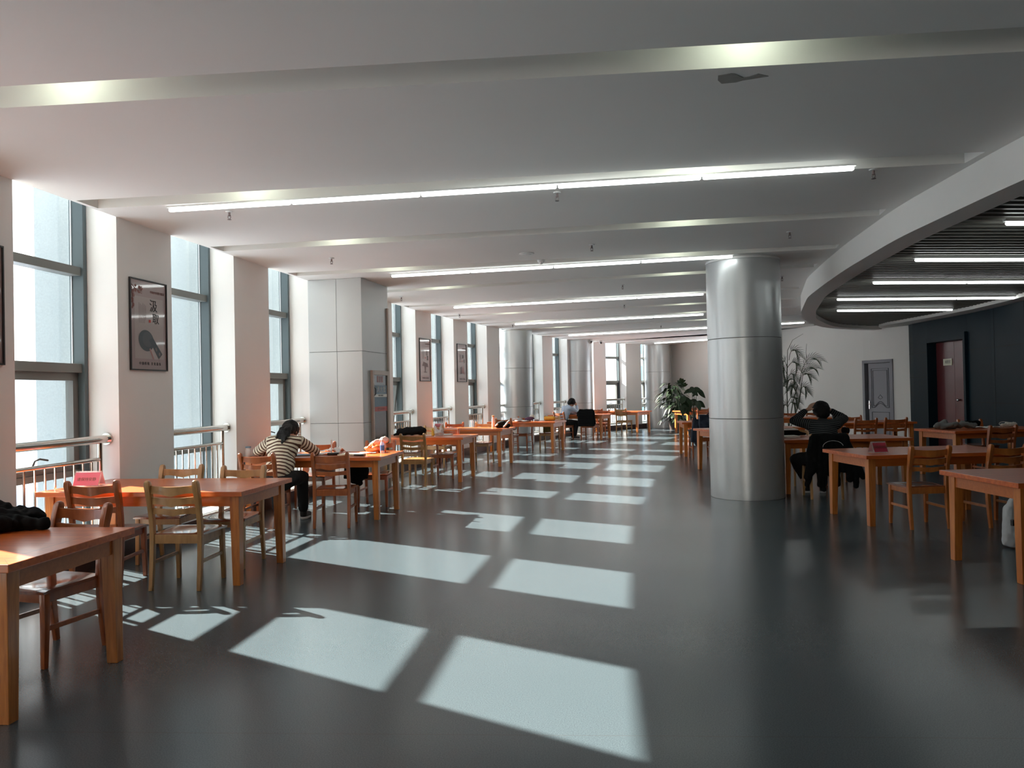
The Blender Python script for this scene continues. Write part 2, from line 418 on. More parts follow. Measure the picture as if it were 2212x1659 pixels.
# lintels over the bays + solid stretch behind the far corner column
for k, A, B_ in BAYS:
    t, o = nrm(A, B_)
    wall_piece([A+o*.05, B_+o*.05, B_+o*.47, A+o*.47], 3.66, 4.2)
A, B_ = Vector((5.55, 30.02)), Vector(ENDPT); t, o = nrm(A, B_)
wall_piece([A, B_, B_+o*.47, A+o*.47], 0, 4.2)
fo = finish(ext, 'wall_left_exterior', M_stone); fo['kind'] = 'structure'
# front curve as a polyline
FRONT = []
for k in KS: FRONT += [Vector(PIERS[k][0]), Vector(PIERS[k][1])]
FRONT += [Vector((5.55, 30.02)), Vector(ENDPT)]
# skirting and sill
sb = bmesh.new(); sl = bmesh.new()
for i in range(len(FRONT)-1):
    a_, b_ = FRONT[i], FRONT[i+1]; t, o = nrm(a_, b_)
    prism(sb, [a_-o*.025, b_-o*.025, b_+o*.02, a_+o*.02], 0, .16)
for k, A, B_ in BAYS:
    t, o = nrm(A, B_)
    prism(sb, [A+o*.02, B_+o*.02, B_+o*.40, A+o*.40], 0, .159)
    prism(sl, [A-o*.03, B_-o*.03, B_+o*.47, A+o*.47], .161, .19)
finish(sb, 'baseboard_left', M_base)['kind'] = 'structure'
finish(sl, 'trim_1', M_sill)['kind'] = 'structure'
for nme in ('trim_1',): pass

# ---- windows
def frame_rz(A, B_): t = (B_-A).normalized(); return math.atan2(t.y, t.x)
wn = 0
for k, A, B_ in BAYS:
    if k < -3: continue
    wn += 1
    L = (B_-A).length; rz = frame_rz(A, B_)
    w = empty('window_%d' % wn, (A.x, A.y, 0), rz, kind='structure')
    fixed = k in (2, 6, -2, 10) or k % 4 == 2
    def mull(bm):
        box(bm, (0, .31, .19), (.05, .455, 3.66)); box(bm, (L-.05, .31, .19), (L, .455, 3.66))
        box(bm, (.05, .36, 3.58), (L-.05, .455, 3.66)); box(bm, (.05, .36, .19), (L-.05, .455, .245))
    part('mullion', mull, M_frame, w, bevel=.003)
    def tr(bm):
        box(bm, (.05, .335, 2.70), (L-.05, .47, 2.78))
        if not fixed: box(bm, (.05, .335, 1.775), (L-.05, .47, 1.86))
        else: box(bm, (.05, .36, .86), (L-.05, .47, .93))
    part('transom', tr, M_transom, w, bevel=.003)
    part('seal', lambda bm: (box(bm, (.05, .425, .245), (.058, .437, 3.58)), box(bm, (L-.058, .425, .245), (L-.05, .437, 3.58))), M_seal, w)
    def gl(bm):
        ranges = [(2.78, 3.58), (.93, 2.70), (.245, .86)] if fixed else [(2.78, 3.58), (1.86, 2.70), (.245, .82)]
        for z0, z1 in ranges: box(bm, (.05, .438, z0), (L-.05, .444, z1))
    part('glass', gl, M_glass, w)
    if not fixed:
        tilt = -.10 if k == 5 else 0
        c = empty('casement', (0, .42, 1.775), 0); c.parent = w; c.rotation_euler = (-tilt if tilt else 0, 0, 0)
        c.rotation_euler = (.13 if k == 5 else 0, 0, 0)
        cz = .86-1.775
        def cf(bm):
            box(bm, (.055, -.045, -.075), (L-.055, .035, 0)); box(bm, (.055, -.045, cz), (L-.055, .035, cz+.075))
            box(bm, (.055, -.045, cz), (.125, .035, 0)); box(bm, (L-.125, -.045, cz), (L-.055, .035, 0))
        part('casement_frame', cf, M_transom, c, bevel=.003)
        part('casement_glass', lambda bm: box(bm, (.125, .0, cz+.075), (L-.125, .006, -.075)), M_glass, c)
        def hd(bm):
            box(bm, (L/2-.09, -.062, cz+.055), (L/2+.03, -.040, cz+.085)); tube(bm, [(L/2-.03, -.062, cz+.08), (L/2-.03, -.085, cz+.13), (L/2+.02, -.09, cz+.145), (L/2+.12, -.09, cz+.125)], .009, 8)
        part('handle', hd, M_black, c, smooth=.6)
        part('lower_rail', lambda bm: box(bm, (.05, .36, .80), (L-.05, .455, .86)), M_transom, w, bevel=.003)

# ---- stainless railings across the bays
for k, A, B_ in BAYS:
    if k < -1: continue
    L = (B_-A).length; rz = frame_rz(A, B_)
    where = {0: 'nearest the camera, beyond the left edge', 1: 'in front of the nearest visible window, behind the front tables', 2: 'in the second window bay, behind the pink-carded table',
             3: 'in the third window bay, beside the woman in the striped sweater', 4: 'in the bay hidden behind the square column', 5: 'in the bay just past the square column', 6: 'between the two far posters',
             7: 'right of the farthest poster', 8: 'behind the nearest round column by the windows', 9: 'just right of the nearest round column by the windows', 10: 'behind the man in the pale blue shirt',
             11: 'hidden behind the second round column by the windows', 12: 'in the wide bright bay near the far corner', 13: 'in the narrow last bay by the far corner'}.get(k, 'outside the picture')
    r = empty('railing', (A.x, A.y, 0), rz, 'stainless steel railing '+where, 'railing', 'railings across the window bays')
    y = .125
    part('handrail', lambda bm: tube(bm, [(.012, y, 1.14), (L-.012, y, 1.14)], .039, 20), M_steel, r, smooth=.6)
    for x0, x1 in ((.002, .016), (L-.016, L-.002)):
        part('wall_flange', lambda bm: (tube(bm, [(x0, y, 1.14), (x1, y, 1.14)], .056, 20)), M_steel, r, smooth=.6)
    part('middle_rail', lambda bm: tube(bm, [(.11, y, .955), (L-.11, y, .955)], .019, 12), M_steel, r, smooth=.6)
    part('bottom_rail', lambda bm: tube(bm, [(.11, y, .27), (L-.11, y, .27)], .016, 12), M_steel, r, smooth=.6)
    for x in (.11, L-.11):
        part('post', lambda bm: tube(bm, [(x, y, .19), (x, y, 1.11)], .024, 12), M_steel, r, smooth=.6)
    nb = max(2, int(round((L-.22)/.115))-1) if L > .7 else 2
    b0 = None
    for i in range(nb):
        x = .11+(L-.22)*(i+1)/(nb+1)
        if b0 is None:
            b0 = part('baluster', lambda bm: tube(bm, [(0, 0, .285), (0, 0, .94)], .0105, 8, cap=False), M_steel, r, smooth=.6, loc=(x, y, 0))
        else:
            c = b0.copy(); COL.objects.link(c); c.location = (x, y, 0)

# ------------------------------------------------------------------ floor
fl = bmesh.new()
pts = [q+nrm(FRONT[max(0, i-1)], FRONT[min(len(FRONT)-1, i+1)])[1]*.44 for i, q in enumerate(FRONT)]
OUTER = [(6.6, 30.7), (7.5, 28.2), (8.6, 24.05), (8.75, 23.4), (10.25, 19.3), (14.5, 19.2), (14.5, -7)]
poly = [(p.x, p.y) for p in pts]+OUTER+[(pts[0].x, -7)]
prism(fl, poly, -.2, 0)
finish(fl, 'floor', M_floor)['kind'] = 'structure'

# ------------------------------------------------------------------ ceiling with recessed slots over every bay
RIGHT_X = 14.5
slots = []
for k, A, B_ in BAYS:
    if k > 12 or k < 0: continue
    t, o = nrm(A, B_); c = (A+B_)/2
    if k == 1: c = Vector((-3.80, 6.77))
    if k == 2: c = Vector((-3.50, 8.93))
    ang = math.atan2(t.x, t.y)
    slots.append((k, c, t, -o))
def bulk_x(y):  # left face of the bulkhead
    P = [(-6, 5.6), (-3, 4.6), (-1, 4.05), (1, 3.75), (3, 3.62), (5.5, 3.68), (7.49, 3.84), (9.44, 4.18), (10.75, 4.46), (12.3, 4.82), (14.8, 5.66), (16.45, 6.33), (17.98, 7.2), (19.28, 8.19), (19.97, 9.21), (20.1, 9.7)]
    for (y0, x0), (y1, x1) in zip(P, P[1:]):
        if y <= y1: return x0+(x1-x0)*(y-y0)/(y1-y0)
    return 9.7
cb = bmesh.new()
def front_between(ya, yb):
    return [p for p in FRONT if ya < p.y < yb]
def fx(y):
    for a_, b_ in zip(FRONT, FRONT[1:]):
        if a_.y <= y <= b_.y and b_.y > a_.y: return a_.lerp(b_, (y-a_.y)/(b_.y-a_.y))
    return FRONT[0] if y < FRONT[0].y else FRONT[-1]
def hit_front(c, d):
    """where the line c + s d meets the front curve"""
    best = None
    for a_, b_ in zip(FRONT, FRONT[1:]):
        e = b_-a_; den = d.x*e.y-d.y*e.x
        if abs(den) < 1e-9: continue
        u = ((a_.x-c.x)*d.y-(a_.y-c.y)*d.x)/-den if False else ((c.x-a_.x)*d.y-(c.y-a_.y)*d.x)/(e.x*d.y-e.y*d.x)
        if -1e-6 <= u <= 1+1e-6:
            q = a_+e*u
            if best is None or (q-c).length < (best-c).length: best = q
    return best
BND = [Vector(q) for q in OUTER[::-1]]      # right-hand outline, from behind the camera to the far corner
def farR(p, d):  # continue the line to the right-hand outline; returns point and outline index
    best = None
    for i, (a_, b_) in enumerate(zip(BND, BND[1:])):
        e = b_-a_; den = d.x*e.y-d.y*e.x
        if abs(den) < 1e-9: continue
        s = ((a_.x-p.x)*e.y-(a_.y-p.y)*e.x)/den; u = ((a_.x-p.x)*d.y-(a_.y-p.y)*d.x)/den
        if s > 0 and -1e-6 <= u <= 1+1e-6 and (best is None or s < best[0]): best = (s, i)
    return p+d*best[0], best[1]
lips = []
for (k, c, t, d) in slots:
    hw = .145
    near, far = c-t*hw, c+t*hw
    # slot right end: stop a little before the bulkhead
    def right_end(p):
        s = 0; smax = (farR(p, d)[0]-p).length-.5
        while s < smax:
            q = p+d*s
            if q.x > bulk_x(q.y)-.06 or s > 9.5: break
            s += .02
        return p+d*(s-.02)
    nl, fl_ = hit_front(near, d), hit_front(far, d)
    lips.append((k, nl, fl_, nl+d*.045, right_end(near), fl_+d*.045, right_end(far), d, t))
def nface(pts, z=H):
    vs = [cb.verts.new((p[0], p[1], z)) for p in pts]; cb.faces.new(vs)
prevL, prevR = FRONT[0], Vector((RIGHT_X, -7)); firsty = FRONT[0].y
prevpts = [Vector((FRONT[0].x-.0, -7))]
last_y = -99
for i, (k, nl, fl_, s1, e1, s2, e2, d, t) in enumerate(lips):
    # strip from previous far line to this near line
    left = [p for p in FRONT if (prevL.y if i else -99) < p.y < nl.y]
    R1, i1 = farR(e1, d)
    if i == 0: ring = [(FRONT[0].x, -7)]+[(p.x, p.y) for p in left]+[(nl.x, nl.y), (s1.x, s1.y), (e1.x, e1.y), (R1.x, R1.y)]+[(q.x, q.y) for q in BND[i1:0:-1]]+[(BND[0].x, BND[0].y)]
    else: ring = [(prevL.x, prevL.y)]+[(p.x, p.y) for p in left]+[(nl.x, nl.y), (s1.x, s1.y), (e1.x, e1.y), (R1.x, R1.y)]+[(q.x, q.y) for q in BND[i1:prevI:-1]]+[(prevR.x, prevR.y), (pe.x, pe.y), (ps.x, ps.y)]
    nface(ring)
    # margins left and right of the slot
    nface([nl, fl_, s2, s1]); R2, i2 = farR(e2, d)
    nface([e1, e2, R2]+BND[i2:i1:-1]+[R1])
    # recess
    zt = H+.24
    for a_, b_ in ((s1, e1), (e1, e2), (e2, s2), (s2, s1)):
        vs = [cb.verts.new((a_.x, a_.y, H)), cb.verts.new((b_.x, b_.y, H)), cb.verts.new((b_.x, b_.y, zt)), cb.verts.new((a_.x, a_.y, zt))]
        cb.faces.new(vs)
    nface([s1, s2, e2, e1], zt)
    prevL, prevR, ps, pe, prevI = fl_, R2, s2, e2, i2
left = [p for p in FRONT if p.y > prevL.y]
nface([(prevL.x, prevL.y)]+[(p.x, p.y) for p in left]+[(q.x, q.y) for q in BND[:prevI:-1]]+[(prevR.x, prevR.y), (pe.x, pe.y), (ps.x, ps.y)])
me = bpy.data.meshes.new('ceiling'); cb.to_mesh(me); cb.free()
ceil = link('ceiling', me, None, M_ceil); ceil['kind'] = 'structure'
# light-tight deck above, ending at the front line so that the windows run up behind the ceiling edge
dk = bmesh.new()
prism(dk, [(p.x, p.y) for p in FRONT]+OUTER+[(FRONT[0].x, -7)], 3.52, 3.75)
dko = finish(dk, 'ceiling_deck', M_ceil); dko['kind'] = 'structure'
ed = bmesh.new()
for a_, b_ in zip(FRONT, FRONT[1:]):
    t, o = nrm(a_, b_); i_ = -o
    prism(ed, [a_+i_*.002, b_+i_*.002, b_+i_*.03, a_+i_*.03], H+.002, 3.52)
finish(ed, 'ceiling_edge', M_ceil)['kind'] = 'structure'
# peeled paint flake
def peel(bm):
    P = [(1.19, 4.24), (1.255, 4.215), (1.28, 4.222), (1.345, 4.275), (1.37, 4.262), (1.41, 4.225), (1.48, 4.26), (1.40, 4.292), (1.35, 4.31), (1.32, 4.335), (1.24, 4.35), (1.205, 4.30)]
    prism(bm, P, H-.004, H-.001)
part('peeled_patch', peel, M_peel, ceil)
# lamps tucked behind the near lip of each slot
for (k, nl, fl_, s1, e1, s2, e2, d, t) in lips:
    if k > 8: continue
    n_ = 0
    for dist in (1.5, 5.35):
        if (e1-s1).length < dist+.3: continue
        c = s1+d*dist+t*.055; n_ += 1
        sides = {1.5: 'window end', 5.35: 'room end'}[dist]
        lo = empty('slot_lamp', (c.x, c.y, H+.17), math.atan2(d.y, d.x), 'small warm-white lamp hidden in ceiling slot %s from the camera, %s' % (['zero', 'one', 'two', 'three', 'four', 'five', 'six', 'seven', 'eight', 'nine'][k+1], sides), 'lamp', 'lamps inside the ceiling slots')
        part('bulb', lambda bm: tube(bm, [(-.09, 0, 0), (.09, 0, 0)], .016, 10), M_spot, lo)
        part('socket', lambda bm: box(bm, (-.11, -.02, .018), (.11, .02, .066)), M_fix, lo)

# ------------------------------------------------------------------ ceiling tube lights
def tube_light(x0, y0, x1, y1, label, z=3.225, seg=1.2, hang=0):
    L = math.hypot(x1-x0, y1-y0); n = max(1, round(L/seg)); rz = math.atan2(y1-y0, x1-x0)
    o = empty('tube_light', (x0, y0, z), rz, label, 'light', 'linear tube lights')
    for i in range(n):
        a_, b_ = L*i/n+.008, L*(i+1)/n-.008
        part('tube', lambda bm: tube(bm, [(a_, 0, 0), (a_+.01, 0, 0), (b_-.01, 0, 0), (b_, 0, 0)], [.012, .018, .018, .012], 10), M_tube, o, smooth=.6)
    part('housing', lambda bm: box(bm, (-.01, -.02, .019), (L+.01, .02, .034+hang)), M_fix, o)
    return o
tube_light(-3.09, 6.89, 2.75, 6.00, 'long white ceiling tube light nearest the camera')
tube_light(-1.72, 11.02, 2.93, 9.94, 'second long ceiling tube light, ending at the big round column top')
tube_light(-1.14, 15.22, 3.54, 13.87, 'third long ceiling tube light from the camera')
tube_light(.10, 19.27, 4.51, 17.73, 'fourth long ceiling tube light from the camera')
tube_light(1.78, 23.53, 7.95, 20.55, 'fifth ceiling tube light, passing behind the big round column')
tube_light(5.37, 28.5, 7.1, 27.05, 'farthest short ceiling tube light above the far end wall')
for (x0, y0, x1, y1), l in zip([(4.84, 9.06, 7.7, 9.35), (5.27, 11.02, 8.2, 11.35), (5.63, 13.08, 8.9, 13.38), (6.47, 15.04, 8.93, 15.33), (4.63, 7.07, 7.1, 7.3)],
        ['white tube light under the dark slatted ceiling, second from the near side', 'middle white tube light under the dark slatted ceiling', 'long white tube light under the slats that meets the black wall', 'shortest, farthest white tube light under the dark slats', 'white tube light at the right edge, nearest under the dark slats']):
    tube_light(x0, y0, x1, y1, l, z=2.985, hang=.012)

# ------------------------------------------------------------------ sprinklers, detectors, cameras
spr = [(-2.62, 7.11), (.43, 6.66), (2.97, 6.15), (-2.26, 9.63), (.99, 9.09), (3.17, 8.56), (-1.95, 13.59), (1.87, 12.6), (4.31, 12.01), (-1.13, 16.79), (2.33, 15.52), (5.2, 15.0), (.05, 19.64), (4.13, 20.88), (6.52, 18.34)]
rows = ['nearest row', 'second row', 'third row', 'fourth row', 'farthest row']; cols3 = ['toward the windows', 'in the middle', 'toward the curved bulkhead']
def mk_spr():
    o = empty('sprinkler', (0, 0, H))
    part('escutcheon', lambda bm: lathe(bm, [(.001, -.001), (.036, -.004), (.03, -.012), (.012, -.014)], 16), M_fix, o, smooth=.6)
    def hd(bm):
        lathe(bm, [(.010, -.008), (.010, -.045), (.006, -.05)], 10); tube(bm, [(-.011, 0, -.04), (-.013, 0, -.06), (-.003, 0, -.078)], .003, 6); tube(bm, [(.011, 0, -.04), (.013, 0, -.06), (.003, 0, -.078)], .003, 6)
        lathe(bm, [(.018, -.078), (.018, -.081)], 14)
    part('sprinkler_head', hd, M_pgrey, o, smooth=.6)
    return o
s0 = mk_spr()
for i, (x, y) in enumerate(spr):
    o = s0 if i == 0 else copy_tree(s0)
    o.location = (x, y, H); tag(o, 'small fire sprinkler on the ceiling, %s from the camera, %s' % (rows[i//3], cols3[i % 3]), 'sprinkler', 'ceiling sprinklers')
def detector(x, y, lab, r=.07, h=.035, z=H):
    o = empty('smoke_detector', (x, y, z), 0, lab, 'detector')
    part('base', lambda bm: lathe(bm, [(r, -.001), (r, -h*.4), (r*.8, -h*.7)], 20), M_fix, o, smooth=.6)
    part('sensor', lambda bm: lathe(bm, [(r*.55, -h*.68), (r*.55, -h), (r*.2, -h*1.2), (.001, -h*1.22)], 16), M_fix, o, smooth=.6)
detector(.22, 9.6, 'wide flat white ceiling disc beyond the first tube light', .095, .02)
detector(.42, 10.1, 'small white smoke detector beside the wide ceiling disc', .05, .05)
detector(4.3, 14.9, 'white ceiling detector above the row of far windows', .07, .04)
def cctv(x, y, lab, rz):
    o = empty('ceiling_camera', (x, y, H), rz, lab, 'camera', 'two ceiling cameras')
    part('mount', lambda bm: lathe(bm, [(.055, -.001), (.055, -.03), (.045, -.04)], 16), M_fix, o, smooth=.6)
    part('body', lambda bm: ico(bm, (0, 0, -.085), .062, 3), M_fix, o, smooth=3)
    part('lens', lambda bm: ico(bm, (.0, -.035, -.095), .038, 3), M_black, o, smooth=3)
cctv(2.73, 26.0, 'left white dome camera on the far ceiling', .2)
cctv(3.15, 26.6, 'right white dome camera on the far ceiling', -.2)

# ------------------------------------------------------------------ columns
def round_column(x, y, r, label, rot=0):
    o = empty('column', (x, y, 0), rot, label, 'column', 'round metal-clad columns')
    part('core', lambda bm: lathe(bm, [(r-.006, 0), (r-.006, H-.02)], 64), M_gap, o, smooth=.6)
    for z0, z1 in ((.0, 1.084), (1.090, 2.172), (2.178, H-.03)):
        part('cladding_panel', lambda bm: lathe(bm, [(r-.004, z0), (r, z0+.003), (r, z1-.003), (r-.004, z1)], 96), M_clad, o, smooth=.5)
    part('top_ring', lambda bm: lathe(bm, [(r-.002, H-.03), (r+.006, H-.028), (r+.006, H-.001), (r-.002, H-.001)], 96), M_fix, o, smooth=.5)
    return o
round_column(3.24, 10.56, .495, 'large round silver-clad column right of centre, the nearest one')
c1_ = round_column(.106, 21.7, .50, 'leftmost of the three round columns along the windows, behind the middle tables')
round_column(2.30, 26.3, .49, 'middle of the three round columns along the windows, behind the man in the pale shirt')
round_column(5.72, 29.85, .49, 'rightmost of the three round columns along the windows, in the far corner by the big plant')
# square clad column
F_, Bk = Vector((-2.22, 11.30)), Vector((-2.0, 12.34)); t = (Bk-F_).normalized(); o_ = Vector((-t.y, t.x))
rz = math.atan2(t.y, t.x)
sq = empty('square_column', (F_.x, F_.y, 0), rz, 'square column clad in pale grey panels with the fire hydrant cabinet on its side', 'column')
D1, Wd = (Bk-F_).length, .86
part('core', lambda bm: box(bm, (.006, .006, 0), (D1-.006, Wd-.006, H-.001)), M_gap, sq)
for z0, z1 in ((0, 1.090), (1.096, 2.164), (2.170, H-.003)):
    part('cladding_panel', lambda bm: box(bm, (0, .003, z0), (.03, .40, z1)), M_cladg, sq, bevel=.002)
    part('cladding_panel', lambda bm: box(bm, (0, .405, z0), (.03, Wd, z1)), M_cladg, sq, bevel=.002)
    part('cladding_panel', lambda bm: box(bm, (.002, 0, z0), (D1, .004, z1)), M_cladg, sq)
    part('cladding_panel', lambda bm: box(bm, (D1-.02, .004, z0), (D1, Wd-.006, z1)), M_cladg, sq)
# fire hydrant cabinet on the right side of the square column
hy = empty('fire_hydrant_cabinet', (F_.x, F_.y, 0), rz, 'fire hydrant cabinet with glass door, blue and red label, on the square column side', 'cabinet')
def hfr(bm):
    x0, x1, z0, z1, w_ = .29, .97, .25, 1.885, .055
    box(bm, (x0, -.045, z0), (x0+w_, -.002, z1)); box(bm, (x1-w_, -.045, z0), (x1, -.002, z1))
    box(bm, (x0+w_, -.045, z1-w_*1.3), (x1-w_, -.002, z1)); box(bm, (x0+w_, -.045, z0), (x1-w_, -.002, z0+w_))
part('cabinet_frame', hfr, M_cab, hy, bevel=.006)
part('trim_strip', lambda bm: box(bm, (.99, -.03, 0), (1.035, -.002, 2.9)), M_cab, hy)
part('glass_door', lambda bm: box(bm, (.345, -.022, .305), (.915, -.014, 1.83)), M_cabg, hy)
def facing(x, z, y=-.024):   # text on the -Y face of the cabinet, reading from the room
    return Matrix.Translation((x, y, z)) @ Matrix.Rotation(PI/2, 4, 'X')
part('blue_label', lambda bm: (box(bm, (.39, -.026, 1.52), (.90, -.0225, 1.655)), box(bm, (.39, -.026, 1.325), (.90, -.0225, 1.47))), M_bluesign, hy)
part('white_label', lambda bm: box(bm, (.39, -.026, 1.472), (.90, -.0225, 1.518)), M_paper, hy)
part('red_label', lambda bm: box(bm, (.39, -.026, 1.25), (.90, -.0225, 1.322)), M_redsign, hy)
part('red_seal_print', lambda bm: [box(bm, (.50+i*.09, -.0235, 1.70), (.57+i*.09, -.0225, 1.80)) for i in range(3)], M_ppink, hy)
text_mesh('label_text', '消 火 栓', .10, M_paper, hy, facing(.66, 1.587, -.0275))
text_mesh('label_text', 'FIRE HYDRANT', .03, M_ink, hy, facing(.645, 1.495, -.0275))
text_mesh('label_text', '火警电话 119', .05, M_ppink, hy, facing(.645, 1.286, -.0275))
part('door_handle', lambda bm: tube(bm, [(.375, -.02, 1.49), (.35, -.06, 1.52), (.35, -.06, 1.60), (.375, -.02, 1.63)], .008, 8), M_black, hy, smooth=.6)

# ------------------------------------------------------------------ end wall / right wall
def wall_run(name, pts, z1=H+.3, th=.18, z0=0, mat=M_wall):
    bm = bmesh.new()
    for a_, b_ in zip(pts, pts[1:]):
        a_, b_ = Vector(a_), Vector(b_); t, o = nrm(a_, b_)
        prism(bm, [a_, b_, b_+o*th+t*.05, a_+o*th-t*.05], z0, z1, bottom=True)
    ob = finish(bm, name, mat); ob['kind'] = 'structure'; return ob
DA, DB = Vector((9.50, 20.50)), Vector((9.80, 19.56))           # door opening in this wall
def on_wall(s): return DA+(DB-DA).normalized()*s
wall_run('wall_back', [ENDPT, (7.27, 28.1), (7.46, 27.3)])
wall_run('wall_back_side', [(8.12, 24.45), (8.22, 24.0)])
wall_run('wall_back_head', [(7.46, 27.3), (8.12, 24.45)], z0=3.0)
A, B_ = Vector((7.46, 27.3)), Vector((8.12, 24.45)); L = (B_-A).length
w = empty('window_20', (A.x, A.y, 0), frame_rz(A, B_), kind='structure')  # added window, unseen behind the big column, brightens the far end
def wf(bm):
    for x in (0, L/3, 2*L/3, L-.06): box(bm, (x, .04, 0), (x+.06, .12, 3.0))
    for z in (0, .95, 2.2, 2.94): box(bm, (0, .045, z), (L, .115, z+.06))
part('mullion', wf, M_transom, w, bevel=.003)
part('glass', lambda bm: box(bm, (.03, .078, .03), (L-.03, .082, 2.97)), M_glass, w)
wall_run('wall_right', [(8.36, 23.9), (8.36, 23.4), (DA.x, DA.y)])
wall_run('wall_right_door_side', [(DB.x, DB.y), (9.99, 19.0)]).name = 'wall_right_far'
wall_run('wall_right_head', [(DA.x, DA.y), (DB.x, DB.y)], z0=2.15)
pl = bmesh.new(); box(pl, (8.16, 23.4, 0), (8.38, 24.0, H)); finish(pl, 'wall_back_pilaster', M_wall)['kind'] = 'structure'
# door 1 : lilac grey panelled door
t = (DB-DA).normalized(); Ld = (DB-DA).length; rz = math.atan2(t.y, t.x)
d1 = empty('door_1', (DA.x, DA.y, 0), rz, kind='structure')
def dfr(bm):
    box(bm, (-.03, -.03, 0), (.05, .14, 2.16)); box(bm, (Ld-.05, -.03, 0), (Ld+.03, .14, 2.16)); box(bm, (-.03, -.03, 2.08), (Ld+.03, .14, 2.16))
part('door_frame', dfr, M_door, d1, bevel=.004)
part('dark_gap', lambda bm: box(bm, (.05, .13, 0), (Ld-.05, .17, 2.08)), M_void, d1)
def leaf(bm): box(bm, (.13, .03, .01), (Ld-.052, .07, 2.07))
part('door_leaf', leaf, M_door, d1, bevel=.003)
def mould(bm):
    x0, x1 = .24, Ld-.16
    def line(P, r=.008): tube(bm, P, r, 6)
    for ins in (0, .05):
        arch = [(x0+ins+(x1-x0-2*ins)*i/20, .026, .90+ins+.11*max(0, math.cos((i/10-1)*PI*.72))**1.2) for i in range(21)]
        line(arch+[(x1-ins, .026, 1.93-ins), (x0+ins, .026, 1.93-ins), arch[0]])
    line([(x0, .026, .78), (x1, .026, .78), (x1, .026, .14), (x0, .026, .14), (x0, .026, .78)])
    line([((x0+x1)/2-.08, .026, 1.16), ((x0+x1)/2, .026, 1.24), ((x0+x1)/2+.08, .026, 1.16), ((x0+x1)/2, .026, 1.12), ((x0+x1)/2-.08, .026, 1.16)], .005)
part('door_moulding', mould, M_doord, d1)
part('door_handle', lambda bm: (box(bm, (.15, .0, .86), (.185, .028, 1.08)), tube(bm, [(.168, .0, .99), (.168, -.04, .99), (.27, -.045, .99)], .009, 8)), M_chrome, d1)
# black wall (curved), red double door
BW = [(9.99, 19.0), (9.86, 18.82), (9.79, 18.5), (9.745, 17.78), (9.682, 16.12), (9.55, 15.1), (9.33, 13.9), (9.02, 12.4), (8.65, 10.9), (8.2, 9.2), (7.75, 7.5), (7.3, 5.5), (7.1, 3), (7.3, 0), (7.9, -3), (8.6, -7)]
bw = bmesh.new()
for i, (a_, b_) in enumerate(zip(BW, BW[1:])):
    a_, b_ = Vector(a_), Vector(b_); t, o = nrm(a_, b_)
    z0 = 2.545 if i == 3 else 0
    prism(bw, [a_, b_, b_+o*.16, a_+o*.16], z0, 2.97)
bwo = finish(bw, 'wall_right_black', M_bpan); bwo['kind'] = 'structure'
def joints(bm):
    for i, (a_, b_) in enumerate(zip(BW, BW[1:])):
        a_, b_ = Vector(a_), Vector(b_); t, o = nrm(a_, b_)
        if i in (3,): zs = []
        else: zs = (1.08, 1.66, 2.24) if i < 3 else (1.1, 2.2)
        for z in zs: prism(bm, [a_-o*.003, b_-o*.003, b_+o*.01, a_+o*.01], z-.005, z+.005)
        if i >= 5:
            m = a_.lerp(b_, .1); prism(bm, [m-o*.003, m-o*.003+t*.008, m+t*.008+o*.01, m+o*.01], 0, 2.965)
part('panel_joints', joints, M_void, bwo)
RA, RB = Vector(BW[3]), Vector(BW[4]); t, o = nrm(RA, RB); rz = math.atan2(t.y, t.x); Ld = (RB-RA).length
d2 = empty('door_2', (RA.x, RA.y, 0), rz, kind='structure')
def f2(bm):
    box(bm, (-.005, -.03, 0), (.03, .45, 2.545)); box(bm, (Ld-.075, -.06, 0), (Ld+.005, .45, 2.60)); box(bm, (.03, -.03, 2.45), (Ld-.075, .45, 2.545))
part('door_frame', f2, M_bpan, d2, bevel=.004)
part('dark_reveal', lambda bm: (box(bm, (.03, .42, 0), (Ld-.075, .46, 2.45)),), M_void, d2)
for x0, x1 in ((.03, .80), (.806, Ld-.08)):
    part('door_leaf', lambda bm: box(bm, (x0, .18, .01), (x1, .225, 2.445)), M_dred, d2, bevel=.003)
sg = part('door_sign', lambda bm: box(bm, (.36, .165, 1.91), (.72, .178, 2.06)), M_sign, d2)
text_mesh('sign_text', '阅览室', .08, M_ink, d2, Matrix.Translation((.56, .164, 1.985)) @ Matrix.Rotation(PI/2, 4, 'X'))
part('door_knob', lambda bm: (ico(bm, (.99, .14, 1.13), .03, 2), tube(bm, [(.99, .14, 1.13), (.99, .18, 1.13)], .02, 8)), M_chrome, d2, smooth=3)
# white lip above the black wall
lipP = []
RING = [(9.62, 19.72), (9.38, 19.35), (9.27, 18.7), (9.30, 17.7), (9.30, 16.4), (9.22, 15.2), (9.02, 13.9), (8.72, 12.5), (8.35, 10.9), (7.9, 9.2), (7.45, 7.5), (7.0, 5.5), (6.8, 3), (7.0, 0), (7.6, -3), (8.3, -7)]
rb = bmesh.new()
prism(rb, RING+[(x+.1, y) for x, y in BW[::-1]][:-1]+[(10.0, 19.4)], 2.972, 3.075)
ro = finish(rb, 'trim_2', M_bulk, bevel=0); ro['kind'] = 'structure'

# bulkhead sweeping round the dark ceiling
BY = [-6, -4.5, -3, -1, 1, 3, 4.2, 5.5, 6.5, 7.49, 8.5, 9.44, 10.1, 10.75, 11.5, 12.3, 13.1, 14, 14.8, 15.6, 16.45, 17.2, 17.98]
BC = [Vector((bulk_x(y), y)) for y in BY]+[Vector((7.65, 18.68)), Vector((8.19, 19.25)), Vector((8.75, 19.68)), Vector((9.21, 19.95)), Vector((9.62, 20.12))]
